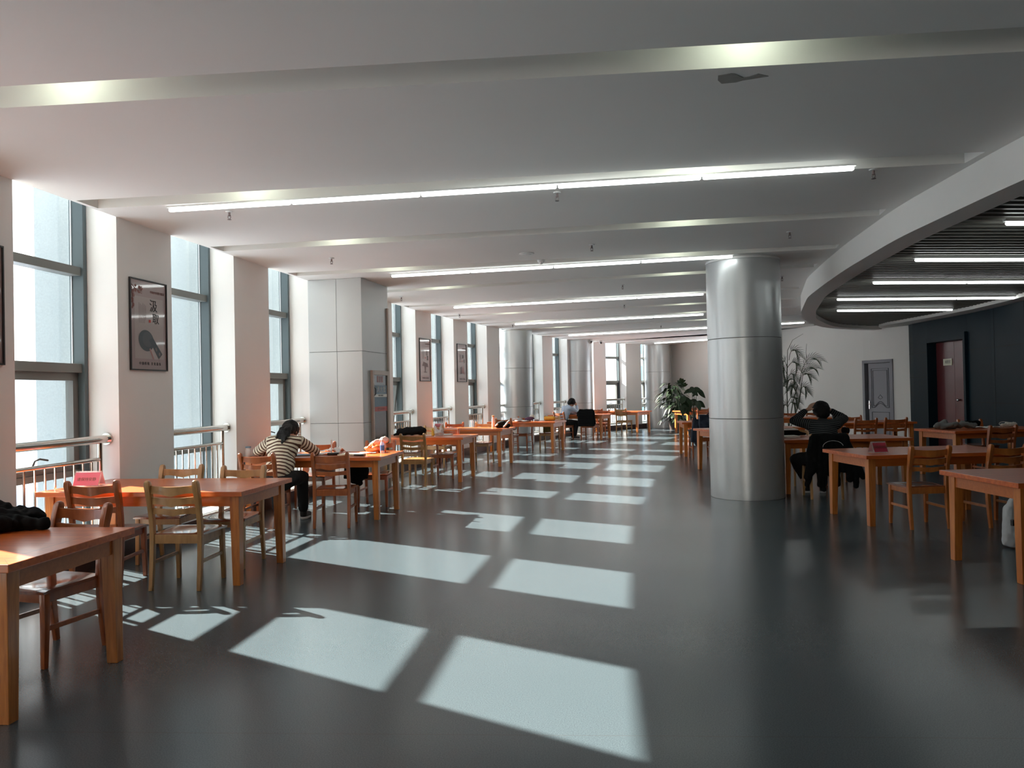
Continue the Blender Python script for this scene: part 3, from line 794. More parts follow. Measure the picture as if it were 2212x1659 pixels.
# smooth the polyline
for _ in range(2):
    Q = [BC[0]]
    for a_, b_ in zip(BC, BC[1:]): Q += [a_.lerp(b_, .25), a_.lerp(b_, .75)]
    BC = Q+[BC[-1]]
bb = bmesh.new(); inner = []
for i, p in enumerate(BC):
    t, o = nrm(BC[max(0, i-1)], BC[min(len(BC)-1, i+1)]); inner.append(p-o*.27)
vO = [[bb.verts.new((p.x, p.y, z)) for z in (2.95, H+.1)] for p in BC]
vI = [[bb.verts.new((p.x, p.y, z)) for z in (2.95, H+.1)] for p in inner]
for i in range(len(BC)-1):
    bb.faces.new((vO[i][0], vO[i+1][0], vO[i+1][1], vO[i][1])); bb.faces.new((vI[i][0], vI[i][1], vI[i+1][1], vI[i+1][0]))
    bb.faces.new((vO[i][0], vI[i][0], vI[i+1][0], vO[i+1][0])); bb.faces.new((vO[i][1], vO[i+1][1], vI[i+1][1], vI[i][1]))
bo = finish(bb, 'trim_3', M_bulk, smooth=.7); bo['kind'] = 'structure'
# dark slatted ceiling inside the curve
sd = bmesh.new()
ring = [(p.x, p.y) for p in [q for q in inner]]
vs = [sd.verts.new((x, y, 3.11)) for x, y in ring]+[sd.verts.new((14.4, 20.5, 3.11)), sd.verts.new((14.4, -6, 3.11))]
sd.faces.new(vs)
sdo = finish(sd, 'ceiling_dark', M_void); sdo['kind'] = 'structure'
sl = bmesh.new()
def inner_x(y):
    for a_, b_ in zip(inner, inner[1:]):
        if a_.y <= y <= b_.y: return a_.lerp(b_, (y-a_.y)/(b_.y-a_.y+1e-9)).x
    return None
yy = 2.0
sdir = Vector((1, .1)).normalized()
while yy < 19.6:
    # find start on inner curve for the slat line through (4, yy)
    best = None
    for a_, b_ in zip(inner, inner[1:]):
        e = b_-a_; den = e.x*sdir.y-e.y*sdir.x
        if abs(den) < 1e-9: continue
        u = ((4-a_.x)*sdir.y-(yy-a_.y)*sdir.x)/den
        if 0 <= u <= 1:
            q = a_+e*u
            if best is None or q.x < best.x: best = q
    if best is not None:
        L = (11.2-best.x)/sdir.x
        M_ = Matrix.Translation((best.x, best.y, 0)) @ Matrix.Rotation(math.atan2(sdir.y, sdir.x), 4, 'Z')
        box(sl, (0, -.024, 3.035), (L, .024, 3.085), 0, M_)
    yy += .15
slo = finish(sl, 'ceiling_slats', M_dark); slo['kind'] = 'structure'
# enclosing walls behind the camera
eb = bmesh.new()
box(eb, (-5.2, -7.1, 0), (14.6, -6.9, 3.6)); box(eb, (14.4, -7, 0), (14.6, 19.2, 3.6)); box(eb, (10.1, 19.15, 0), (14.5, 19.3, 3.6))
finish(eb, 'wall_behind', M_wall)['kind'] = 'structure'

# ------------------------------------------------------------------ tables
TL, TW = 1.80, .973
def mk_table():
    o = empty('reading_table')
    part('tabletop', lambda bm: box(bm, (-TL/2, -TW/2, .72), (TL/2, TW/2, .76)), M_ttop, o, bevel=.004)
    e = .05
    def ap(bm):
        box(bm, (-TL/2+e+.07, -TW/2+e+.012, .635), (TL/2-e-.07, -TW/2+e+.034, .72)); box(bm, (-TL/2+e+.07, TW/2-e-.034, .635), (TL/2-e-.07, TW/2-e-.012, .72))
        box(bm, (-TL/2+e+.012, -TW/2+e+.07, .625), (-TL/2+e+.034, TW/2-e-.07, .72)); box(bm, (TL/2-e-.034, -TW/2+e+.07, .625), (TL/2-e-.012, TW/2-e-.07, .72))
    part('apron', ap, M_tleg2, o)
    for sx in (-1, 1):
        for sy in (-1, 1):
            X, Y = sx*(TL/2-e), sy*(TW/2-e)
            def lg(bm):
                vs = []
                for z, w in ((0, .062), (.60, .078), (.72, .08)):
                    vs.append([bm.verts.new((X-sx*a*w, Y-sy*b*w, z)) for a, b in ((0, 0), (1, 0), (1, 1), (0, 1))])
                for i in range(2):
                    for k in range(4): bm.faces.new((vs[i][k], vs[i][(k+1) % 4], vs[i+1][(k+1) % 4], vs[i+1][k]))
                bm.faces.new(vs[0]); bm.faces.new(vs[-1])
            part('leg', lg, M_tleg, o, bevel=.004)
    return o
T0 = mk_table()
TABLES = {}
def place_table(key, side, x, y, th, label, group):
    d = Vector((math.sin(th), math.cos(th))); ln = Vector((math.cos(th), -math.sin(th)))*side
    c = Vector((x, y))+d*TW/2-ln*TL/2 if side > 0 else Vector((x, y))+d*TW/2-ln*TL/2
    o = T0 if not TABLES else copy_tree(T0)
    o.location = (c.x, c.y, 0); o.rotation_euler = (0, 0, -th)
    tag(o, label, 'table', group); TABLES[key] = (c, th, o)
WG, RG = 'window-side row of long reading tables', 'reading tables on the right'
for a in [('T1', 1, -2.337, 3.508, .105, 'long orange-brown wooden table cut off by the bottom left corner, black jacket on it', WG),
          ('T2', 1, -2.167, 6.045, .126, 'long wooden table with a pink tent card, second in the window row', WG),
          ('T3', 1, -1.592, 9.101, .143, 'long wooden table where the woman in the striped sweater sits, orange bag on it', WG),
          ('T4', 1, -.844, 12.787, .223, 'long wooden table with the black bag and snack bag, just past the square column', WG),
          ('T5', 1, -.22, 15.319, .288, 'long wooden table carrying a black and white bag and pale flask', WG),
          ('T6', 1, 1.021, 18.534, .374, 'long wooden table with the yellow and purple bags on it', WG),
          ('T7', 1, 2.731, 23.113, .443, 'long wooden table where the man in the pale blue shirt sits', WG),
          ('T8', 1, 4.258, 25.824, .684, 'empty wooden table at the far end of the window row', WG),
          ('R1', -1, 3.727, 8.032, -.071, 'wooden table with a dark red tent card right of the big round column', RG),
          ('R2', -1, 3.71, 5.60, -.036, 'nearest wooden table on the right, cut by the frame, white backpack beneath', RG),
          ('R3', -1, 6.853, 11.785, -.13, 'wooden table at the right with a crumpled grey jacket on it', RG),
          ('R4', 1, 5.555, 10.553, .023, 'wooden table where the man with hands on his head sits', RG),
          ('R5', 1, 7.976, 14.99, .1, 'wooden table in front of the grey panelled door', RG),
          ('R6', -1, 3.63, 13.26, -.28, 'wooden table half hidden behind the big round column', RG),
          ('R7', -1, 3.725, 16.738, .088, 'narrowly visible wooden table left of the big column, behind the navy bag', RG),
          ('R8', -1, 5.75, 25.05, -.30, 'farthest wooden table on the right side, beside the large potted plant', RG),
          ('R9', 1, 7.9, 17.75, .25, 'wooden table behind the head of the man with hands raised', RG)]: place_table(*a)

# ------------------------------------------------------------------ chairs
def mk_chair(frame, seatm):
    o = empty('ladder_back_chair')
    def seat(bm):
        nx, ny = 12, 12; top = []; bot = []
        for j in range(ny+1):
            v = j/ny; y = -.205+v*.435
            w = .195+.028*v
            rt, rb_ = [], []
            for i in range(nx+1):
                u = -1+2*i/nx; x = u*w
                yy = y - (.02*u*u*v**3)
                dish = -.010*max(0, 1-(u*1.15)**2)*max(0, math.sin(PI*min(1, v*1.02)))
                edge = -.006*(abs(u)**6) - (.008 if v > .97 else 0)
                rt.append(bm.verts.new((x, yy, .447+dish+edge))); rb_.append(bm.verts.new((x*.985, yy*.99, .422)))
            top.append(rt); bot.append(rb_)
        for j in range(ny):
            for i in range(nx):
                bm.faces.new((top[j][i], top[j][i+1], top[j+1][i+1], top[j+1][i])); bm.faces.new((bot[j][i], bot[j+1][i], bot[j+1][i+1], bot[j][i+1]))
        for j in range(ny):
            bm.faces.new((top[j][0], top[j+1][0], bot[j+1][0], bot[j][0])); bm.faces.new((top[j][-1], bot[j][-1], bot[j+1][-1], top[j+1][-1]))
        for i in range(nx):
            bm.faces.new((top[0][i], bot[0][i], bot[0][i+1], top[0][i+1])); bm.faces.new((top[-1][i], top[-1][i+1], bot[-1][i+1], bot[-1][i]))
    part('seat', seat, seatm, o, smooth=.7)
    def apr(bm):
        box(bm, (-.18, .165, .365), (.18, .187, .422)); box(bm, (-.175, -.212, .365), (.175, -.190, .437))
        box(bm, (-.197, -.19, .365), (-.178, .17, .422)); box(bm, (.178, -.19, .365), (.197, .17, .422))
    part('seat_frame', apr, frame, o, bevel=.003)
    for sx in (-1, 1):
        part('front_leg', lambda bm: sweep_rect(bm, [(sx*.195, .188, 0), (sx*.192, .178, .25), (sx*.190, .176, .422)], [.030, .038, .040], [.030, .036, .040]), frame, o, smooth=.7, bevel=.005)
        def bl(bm):
            P = [(-.238, 0), (-.220, .15), (-.206, .30), (-.202, .44), (-.208, .55), (-.224, .66), (-.246, .76), (-.266, .835), (-.272, .862), (-.271, .872)]
            sweep_rect(bm, [(sx*.196, y, z) for y, z in P], [.030, .034, .036, .036, .036, .037, .040, .043, .036, .018], [.032, .036, .040, .042, .042, .046, .052, .052, .040, .018])
        part('back_leg', bl, frame, o, smooth=.7, bevel=.005)
        part('stretcher', lambda bm: box(bm, (sx*.192-.009, -.20, .205), (sx*.192+.009, .17, .232)), frame, o, bevel=.003)
    for zc, hh, yb, wav in ((.798, .066, -.250, .020), (.710, .060, -.232, .018), (.626, .052, -.216, .010)):
        def slat(bm):
            n = 14; R = []
            for i in range(n+1):
                u = -1+2*i/n; x = u*.18; y = yb-.030*(1-u*u)
                zt = zc+hh/2-.010*(1-u*u); zb = zc-hh/2-wav*(max(0, math.cos(u*PI/2*1.15))**2)+.006*abs(math.sin(u*PI))
                R.append([bm.verts.new((x, y-.009, zb)), bm.verts.new((x, y+.009, zb)), bm.verts.new((x, y+.006, zt)), bm.verts.new((x, y-.012, zt))])
            for i in range(n):
                for k in range(4): bm.faces.new((R[i][k], R[i][(k+1) % 4], R[i+1][(k+1) % 4], R[i+1][k]))
            bm.faces.new(R[0]); bm.faces.new(R[-1])
        part('back_slat', slat, frame, o, smooth=.6)
    return o
PRO = {'tan': mk_chair(M_tan, M_seat), 'red': mk_chair(M_red, M_seat), 'org': mk_chair(M_org, M_seat), 'lit': mk_chair(M_tan, M_seatb)}
USED = set()
def chair(kind, x, y, h, label, group='ladder-back chairs along the windows'):
    if kind in USED: o = copy_tree(PRO[kind])
    else: o = PRO[kind]; USED.add(kind)
    o.location = (x, y, 0); o.rotation_euler = (0, 0, -h); tag(o, label, 'chair', group); return o
GR = 'ladder-back chairs on the right'
chair('tan', -2.66, 6.22, .08, 'tan chair with its back to the camera at the table with the pink card')
chair('red', -3.37, 6.34, .0, 'reddish-brown ladder-back chair in front of the pink tent card, back to camera')
chair('tan', -3.24, 7.12, PI+.07, 'tan chair tucked behind the pink-carded table, left one of the far pair')
chair('tan', -2.57, 6.90, PI+.10, 'tan chair tucked behind the pink-carded table, right one of the far pair, near the woman')
chair('red', -2.80, 4.54, PI+.305, 'red-brown chair with glossy seat facing the bottom left table, leg between table legs')
chair('tan', -3.72, 4.70, PI+.15, 'tan chair at the left picture edge, mostly cut off behind the black jacket')
chair('red', -2.08, 8.88, .0, 'red-brown chair seen from behind right of the woman, pushed at her table')
chair('red', -2.91, 8.96, .10, 'red-brown chair the woman in the striped sweater is sitting on')
chair('red', -2.72, 10.38, PI+.11, 'red-brown chair holding a grey tote, opposite the woman')
chair('red', -1.885, 10.40, PI+.10, 'red-brown chair behind the orange bag, in front of the square column')
chair('lit', -1.585, 12.575, .17, 'brown chair with sunlit pale seat, back to camera, in front of the black bag')
chair('red', -1.23, 13.62, PI+.18, 'dark red-brown chair on the far side of the table with the snack bag')
chair('tan', -1.53, 15.69, .29, 'pale tan chair seen from behind between the snack bag table and the next')
chair('tan', -1.95, 14.15, PI+.2, 'tan chair low behind the black bag near the window railing')
chair('tan', -.68, 16.31, PI+.25, 'tan sunlit chair facing the camera beside the pale flask')
chair('red', -1.35, 16.55, PI+.25, 'red-brown chair left of the sunlit tan one beside the flask table, by the windows')
chair('red', -.13, 19.05, .37, 'dark chair behind the black and white bag, back to camera')
chair('red', .24, 19.68, PI+.37, 'brown chair in front of the leftmost window column, behind the purple bag')
chair('tan', .94, 19.64, PI+.37, 'tan chair with the olive backpack on its seat')
chair('red', 1.60, 23.62, .75, 'red-brown chair under the man in the pale blue shirt')
chair('red', 2.37, 23.47, .46, 'red-brown chair with a black padded jacket over its back')
chair('red', 2.885, 24.84, PI+.44, 'orange-lit red chair facing the camera between the two farthest window tables')
chair('lit', 3.88, 26.46, .6, 'light brown chair seen from behind at the farthest window table, rightmost of its row')
chair('red', 3.12, 26.95, .6, 'dark chair left of the light brown one at the farthest window table')
chair('org', 4.29, 8.10, -.02, 'orange-brown chair right of the dark red tent card, back to camera', GR)
chair('org', 5.09, 8.12, -.10, 'orange-brown chair at the right edge beyond the nearest right table, back to camera', GR)
chair('tan', 4.17, 10.30, .12, 'tan-legged chair the man with hands on his head sits on, black jacket over it', GR)
chair('tan', 4.49, 11.59, PI+.36, 'tan chair partly hidden left of the man with raised hands, facing the camera', GR)
chair('red', 4.94, 11.634, PI+.16, 'red-brown chair partly hidden right behind the man with raised hands', GR)
chair('red', 6.83, 14.93, .05, 'red-brown chair seen from behind before the grey door, left of the pair', GR)
chair('red', 7.41, 14.93, .05, 'red-brown chair seen from behind before the grey door, right of the pair', GR)
chair('red', 7.17, 15.90, PI+.1, 'red-brown chair facing the camera behind the pair before the grey door', GR)
chair('red', 7.02, 19.05, PI+.2, 'dark chair near the palm, beside the column, left of two', GR)
chair('red', 7.62, 19.05, PI+.2, 'dark chair near the palm, right of two, behind the raised hands', GR)
chair('red', 7.27, 11.56, -.05, 'red-brown chair at the right edge, back to camera, in front of the white cables', GR)
chair('red', 8.03, 13.10, PI, 'chair with black clothing hung on it behind the grey jacket table', GR)
chair('red', 4.07, 16.55, .05, 'chair side of the big column with a navy bag on its back', GR)
chair('red', 6.32, 26.22, PI-.3, 'orange-lit chair facing the camera at the farthest right table', GR)
chair('red', 6.12, 24.90, -.3, 'orange-lit chair seen from behind at the farthest right table', GR)

# ------------------------------------------------------------------ posters on the piers
def poster(sx, sy, ex, ey, s0, s1, z0, z1, kind, label, chars):
    S, E_ = Vector((sx, sy)), Vector((ex, ey)); t, o = nrm(S, E_); rz = math.atan2(t.y, t.x)
    r = empty('poster', (S.x, S.y, 0), rz, label, 'poster', 'framed posters on the white piers')
    w, h = s1-s0, z1-z0; fr = .012
    def frm(bm):
        box(bm, (s0, -.022, z0), (s1, -.002, z0+fr)); box(bm, (s0, -.022, z1-fr), (s1, -.002, z1)); box(bm, (s0, -.022, z0+fr), (s0+fr, -.002, z1-fr)); box(bm, (s1-fr, -.022, z0+fr), (s1, -.002, z1-fr))
    part('poster_frame', frm, M_black, r)
    part('print', lambda bm: box(bm, (s0+fr, -.010, z0+fr), (s1-fr, -.003, z1-fr)), M_poster, r)
    part('inner_panel', lambda bm: box(bm, (s0+w*.12, -.0108, z0+h*.13), (s1-w*.10, -.0102, z1-h*.19)), M_poster2, r)
    def P(u, v, y=-.0125): return Matrix.Translation((s0+w*u, y, z0+h*v)) @ Matrix.Rotation(PI/2, 4, 'X')
    for c, u, v, sz in chars: text_mesh('calligraphy', c, sz, M_ink, r, P(u, v))
    text_mesh('caption', '中国文化博大精深', .030, M_pbrown, r, P(.74, .875))
    text_mesh('caption', '中 国 传 统   文 化 意 象', .034, M_ink, r, P(.52, .075))
    part('red_seal', lambda bm: box(bm, (s0+w*.50, -.0118, z0+h*.535), (s0+w*.55, -.0112, z0+h*.565)), M_seal_red, r)
    def fine(bm):
        for i in range(6):
            x = s0+w*(.24+.035*i); box(bm, (x, -.0118, z0+h*(.52 if i < 5 else .56)), (x+.003, -.0112, z0+h*(.74-.01*(i % 3))))
    part('fine_print', fine, M_pgrey, r)
    def art(bm):
        def disc(cx, cz, rx, rz_, a=0, n=28, y=-.0122, mi=0):
            vs = [bm.verts.new((s0+w*cx+rx*math.cos(2*PI*k/n)*math.cos(a)-rz_*math.sin(2*PI*k/n)*math.sin(a), y, z0+h*cz+rx*math.cos(2*PI*k/n)*math.sin(a)+rz_*math.sin(2*PI*k/n)*math.cos(a))) for k in range(n)]
            f = bm.faces.new(vs); f.material_index = mi
        def quad(P4, y, mi=0):
            f = bm.faces.new([bm.verts.new((s0+w*u, y, z0+h*v)) for u, v in P4]); f.material_index = mi
        if kind == 0:
            disc(.42, .33, .125, .105, -.3); disc(.46, .345, .085, .075, -.3, y=-.0124, mi=2)
            quad([(.49, .34), (.60, .37), (.86, .19), (.76, .135)], -.0127); disc(.78, .19, .013, .018, y=-.0130, mi=1); disc(.69, .24, .012, .022, .5, y=-.0130, mi=1)
            quad([(.50, .24), (.53, .25), (.63, .13), (.59, .13)], -.0126, 3)
        elif kind == 1:
            quad([(.20, .33), (.62, .33), (.78, .27), (.30, .43)][:0] or [(.22, .36), (.34, .46), (.72, .42), (.80, .33)], -.0122); quad([(.42, .36), (.60, .35), (.55, .22), (.46, .22)], -.0124)
            disc(.52, .215, .10, .012)
        else:
            quad([(.30, .38), (.50, .41), (.50, .22), (.30, .20)], -.0122); quad([(.45, .24), (.62, .45), (.80, .18), (.62, .22)], -.0124, 3)
    part('picture', art, [M_pteal if kind == 0 else M_pgrey, M_pgrey, M_pslate if kind == 0 else M_pgrey, M_ppink], r)
    if kind == 0:
        def br(bm):
            rnd = random.Random(3)
            tube(bm, [(s0+.02, -.0125, z1-.03), (s0+.03, -.0125, z1-.12), (s0+.05, -.0125, z1-.22), (s0+.045, -.0125, z1-.30)], .0025, 5); tube(bm, [(s0+.02, -.0125, z1-.06), (s0+.10, -.0125, z1-.11), (s0+.19, -.0125, z1-.12)], .0025, 5)
            for i in range(34):
                if i % 2: x, z = s0+.03+rnd.random()*.03, z1-.05-rnd.random()*.25
                else: x, z = s0+.04+rnd.random()*.17, z1-.07-rnd.random()*.07
                rr = .006+rnd.random()*.010
                bm.faces.new([bm.verts.new((x+rr*math.cos(2*PI*k/8), -.0122-.00004*i, z+rr*math.sin(2*PI*k/8))) for k in range(8)])
        part('blossom_branch', br, M_pbrown, r)
poster(-3.75, 7.24, -3.62, 8.11, .165, .765, 1.80, 2.712, 0, 'framed poster on the nearest full pier: black calligraphy over a round dark ladle', [('汲', .63, .715, .135), ('取', .69, .575, .115)])
poster(-1.99, 15.83, -1.75, 16.65, .16, .75, 1.776, 2.69, 1, 'framed pinkish poster with a lampshade shape, left of the two far posters', [('古', .66, .66, .11), ('意', .74, .54, .11)])
poster(-1.36, 17.95, -1.08, 18.77, .165, .75, 1.776, 2.69, 2, 'framed pinkish poster with a folded fan shape, right of the two far posters', [('刻', .60, .66, .10), ('书', .72, .54, .10)])
poster(-4.03, 5.08, -3.90, 5.96, .17, .775, 1.795, 2.712, 2, 'framed poster cut off at the left picture edge, only its right frame visible', [('传', .6, .66, .11), ('承', .7, .54, .11)])

# ------------------------------------------------------------------ people
def hand(prims, palm, tip_dir, side, curl, s=1.0):
    """five separate fingers on a palm; palm centre, finger direction, side vector, curl vector"""
    p, d, sd, cu = Vector(palm), Vector(tip_dir).normalized(), Vector(side).normalized(), Vector(curl).normalized()
    prims.append(('c', p-d*.03*s, .021*s, p+d*.025*s, .020*s)); prims.append(('c', p-d*.02*s+sd*.02*s, .017*s, p+d*.03*s+sd*.025*s, .015*s)); prims.append(('c', p-d*.02*s-sd*.02*s, .017*s, p+d*.03*s-sd*.025*s, .015*s))
    for i, L in enumerate((.070, .080, .074, .058)):
        b = p+d*.035*s+sd*(-.032+.0215*i)*s; m = b+d*L*.55*s+cu*.012*s; e = m+d*L*.40*s+cu*.030*s
        prims.append(('c', b, .0095*s, m, .0085*s)); prims.append(('c', m, .0085*s, e, .0070*s))
    b = p-d*.015*s-sd*.035*s; m = b+(d*.6-sd*.8).normalized()*.038*s; e = m+(d*.9-sd*.25+cu*.3).normalized()*.030*s
    prims.append(('c', b, .013*s, m, .011*s)); prims.append(('c', m, .011*s, e, .009*s))
def person(name, root, rz, J, label, top, topargs, trouser=M_trous, hair=None, shoes=True, stripe=True):
    r = empty(name, root, rz, label, 'person')
    V = lambda k: Vector(J[k])
    hd, nk, ch, pv = V('head'), V('neck'), V('chest'), V('pelvis')
    up = (hd-nk).normalized(); fwd = Vector(J.get('face', (0, 1, 0))).normalized()
    fwd = (fwd-up*fwd.dot(up)).normalized(); sdv = fwd.cross(up).normalized()
    rotm = Matrix((sdv, fwd, up)).transposed().to_euler()
    pr = [('e', hd, (.075, .092, .112), rotm), ('c', hd-up*.06+fwd*.025, .058, hd-up*.02+fwd*.03, .07), ('c', nk, .052, hd-up*.05, .050),
          ('e', ch, (.155, .10, .17), J.get('chrot')), ('c', pv, .12, ch, .125),
          ('c', hd-up*.005+fwd*.088, .009, hd-up*.03+fwd*.105, .014),
          ('e', hd+sdv*.078-up*.01, (.012, .022, .032), rotm), ('e', hd-sdv*.078-up*.01, (.012, .022, .032), rotm)]
    for s in ('L', 'R'):
        sh, el, wr = V('sh'+s), V('el'+s), V('wr'+s)
        pr += [('c', ch+(sh-ch)*.4+Vector((0, 0, .05)), .07, sh, .058), ('c', sh, .052, el, .040), ('c', el, .040, wr, .026)]
        hp = V('hand'+s); pr.append(('c', wr, .026, hp, .022))
        hand(pr, hp, J['hdir'+s], J['hside'+s], J['hcurl'+s])
        hip, kn, an = V('hip'+s), V('kn'+s), V('an'+s)
        pr += [('c', hip, .088, kn, .060), ('c', kn, .058, an, .038), ('c', an, .036, an+Vector((J['toe'+s]))*.6-Vector((0, 0, .04)), .03)]
    blob('body', pr, M_skin, r, voxel=.0085, smooth=2)
    # face details
    for sg in (-1, 1):
        part('eye', lambda bm: ico(bm, hd+fwd*.088+sdv*.032*sg+up*.008, .011, 2), M_ink, r, smooth=3)
    part('mouth', lambda bm: ico(bm, hd+fwd*.088-up*.055, 1, 2, (.022, .006, .006), rotm), M_seal_red, r, smooth=3)
    # garment
    g = 1.0; tp = [('e', ch, (.19, .125, .185), J.get('chrot')), ('c', pv+Vector((0, 0, .02)), .145, ch, .15), ('c', ch+Vector((0, 0, .07)), .11, nk-up*.01, .068), ('c', ch, .14, ch+(pv-ch)*.5, .15)]
    st = [(tuple(pv-Vector((0, 0, .1))), tuple(nk), 0, 0, 1.9)]
    wth = J.get('wide', 1.0)
    tp.append(('e', pv.lerp(ch, .45), (.165*wth, .125*wth, .17), J.get('chrot')))
    for s in ('L', 'R'):
        sh, el, wr = V('sh'+s), V('el'+s), V('wr'+s)
        tp += [('c', ch+(sh-ch)*.45+Vector((0, 0, .04)), .095, sh, .078), ('c', sh, .075, el, .060), ('c', el, .060, wr, .043)]
        st += [(tuple(sh+(el-sh)*.12), tuple(el), .3, 0, .75), (tuple(el), tuple(wr), .3+(el-sh).length*.88, 0, .75)]
    blob('sweater' if stripe else 'shirt', tp, top, r, voxel=.013, smooth=3, bump=.006, bfreq=14, stripes=st if stripe else None)
    tr = [('e', pv-Vector((0, 0, .04)), (.185, .16, .13))]
    for s in ('L', 'R'):
        hip, kn, an = V('hip'+s), V('kn'+s), V('an'+s); tr += [('c', hip, .108, kn, .080), ('c', kn, .080, an+Vector((0, 0, .05)), .062)]
    blob('trousers', tr, trouser, r, voxel=.015, smooth=3, bump=.008, bfreq=10)
    for s in ('L', 'R'):
        an = V('an'+s); tv = Vector(J['toe'+s])
        sh_ = blob('shoe', [('c', Vector((an.x, an.y, .055)), .045, Vector((an.x, an.y, .045))+tv, .038), ('c', Vector((an.x, an.y, .09)), .045, Vector((an.x, an.y, .06)), .045)], M_shoe, r, voxel=.01, smooth=2, clipz=.014)
        blob('sole', [('c', Vector((an.x, an.y, .026)), .047, Vector((an.x, an.y, .026))+tv, .040)], M_sole, sh_, voxel=.01, smooth=1, clipz=.001).scale = (1, 1, .62)
    hp = hair(hd, up, fwd, sdv, rotm)
    blob('hair', hp, M_hair, r, voxel=.009, smooth=2, bump=.007, bfreq=26)
    return r
def hair_short(hd, up, fwd, sdv, rm):
    return [('e', hd+up*.035-fwd*.022, (.114, .116, .118), rm), ('e', hd-fwd*.05-up*.02, (.100, .075, .100), rm), ('c', hd+up*.08+fwd*.05, .05, hd+up*.10-fwd*.02, .062), ('e', hd+up*.06+fwd*.055, (.085, .05, .05), rm)]
def hair_pony(hd, up, fwd, sdv, rm):
    L = [('e', hd+up*.03-fwd*.018, (.106, .116, .116), rm), ('e', hd-fwd*.05-up*.02, (.092, .072, .095), rm)]
    a = hd-fwd*.10-Vector((-.02, 0, .01))
    for dx, dy, dz, r0 in ((-.085, -.27, -.13, .024), (-.05, -.30, -.19, .030), (-.02, -.31, -.23, .034), (.03, -.30, -.17, .030), (.07, -.26, -.11, .024), (-.03, -.32, -.26, .018), (.0, -.31, -.20, .03)):
        m = a+Vector((dx*.5, dy*.62, dz*.30)); e = a+Vector((dx, dy, dz))
        L.append(('c', a, .034, m, r0+.012)); L.append(('c', m, r0+.010, e, .012))
    return L
# woman (world axes; root at the chair)
wx, wy = -2.80, 8.98
J = dict(head=(.025, .50, 1.075), neck=(.02, .37, .985), chest=(.0, .24, .86), pelvis=(.03, -.02, .56), face=(.15, .75, -.65),
         chrot=Euler((-.55, 0, 0)), shL=(-.17, .30, .955), shR=(.20, .30, .955), elL=(-.37, .44, .835), elR=(.33, .50, .82),
         wrL=(-.18, .60, .815), wrR=(.30, .68, .81), handL=(-.12, .64, .805), handR=(.27, .735, .80),
         hdirL=(.9, .4, -.1), hsideL=(-.3, .9, 0), hcurlL=(0, 0, -1), hdirR=(-.2, .95, -.1), hsideR=(1, .2, 0), hcurlR=(0, 0, -1),
         hipL=(-.09, .02, .53), hipR=(.13, .02, .53), knL=(-.14, .40, .52), knR=(.20, .36, .52), anL=(-.12, .38, .09), anR=(.21, .36, .09),
         toeL=(0, .15, 0), toeR=(.02, .15, 0), wide=1.05)
person('person', (wx, wy, 0), 0, J, 'woman in a cream and brown striped sweater with black ponytail, bent over a table', M_str1, None, hair=hair_pony)
# man with raised hands
J = dict(head=(.05, .18, 1.145), neck=(.05, .13, 1.03), chest=(.03, .04, .86), pelvis=(.0, -.04, .55), face=(-.1, .9, -.35),
         chrot=Euler((-.2, 0, 0)), shL=(-.15, .08, .985), shR=(.22, .08, .985), elL=(-.32, .18, 1.03), elR=(.37, .20, 1.05),
         wrL=(-.15, .24, 1.155), wrR=(.22, .24, 1.15), handL=(-.085, .23, 1.20), handR=(.175, .23, 1.19),
         hdirL=(.45, -.25, .85), hsideL=(-.2, .9, .3), hcurlL=(.8, -.3, -.3), hdirR=(-.45, -.25, .85), hsideR=(-.2, -.9, .3), hcurlR=(-.8, -.3, -.3),
         hipL=(-.10, -.02, .53), hipR=(.10, -.02, .53), knL=(-.30, .22, .50), knR=(.14, .36, .51), anL=(-.08, .42, .09), anR=(.12, .38, .09),
         toeL=(.05, .14, 0), toeR=(.05, .14, 0))
person('person', (4.19, 10.30, 0), -.05, J, 'man seen from behind with both hands on his head, charcoal striped sweater', M_str2, None, hair=hair_short)
# far man, turned to the right, cheek on hand
J = dict(head=(.02, .30, 1.13), neck=(.01, .20, 1.02), chest=(.0, .10, .86), pelvis=(.0, -.04, .56), face=(.1, .9, -.5),
         chrot=Euler((-.35, 0, 0)), shL=(-.18, .14, .97), shR=(.18, .14, .97), elL=(-.20, .42, .82), elR=(.20, .42, .83),
         wrL=(-.14, .66, .80), wrR=(.10, .44, 1.02), handL=(-.10, .73, .80), handR=(.075, .42, 1.085),
         hdirL=(.2, .95, -.1), hsideL=(-1, .2, 0), hcurlL=(0, 0, -1), hdirR=(-.3, -.1, .9), hsideR=(0, 1, 0), hcurlR=(-1, 0, 0),
         hipL=(-.10, -.02, .53), hipR=(.10, -.02, .53), knL=(-.16, .40, .51), knR=(.16, .38, .51), anL=(-.14, .42, .09), anR=(.16, .30, .09),
         toeL=(0, .15, 0), toeR=(0, .15, 0))
person('person', (1.58, 23.63, 0), -1.05, J, 'man in a pale blue shirt leaning his cheek on his hand at a far table', M_shirt, None, hair=hair_short, stripe=False)

# ------------------------------------------------------------------ things on and around the tables
def obj_blob(name, prims, mat, label, cat, voxel=.012, smooth=3, bump=.01, bfreq=12, seed=1, loc=(0, 0, 0), rz=0, clipz=None, group=None):
    o = blob(name, prims, mat, None, voxel, smooth, bump, bfreq, seed, loc=loc, rot=(0, 0, rz), clipz=clipz)
    return tag(o, label, cat, group)
TZ = .762
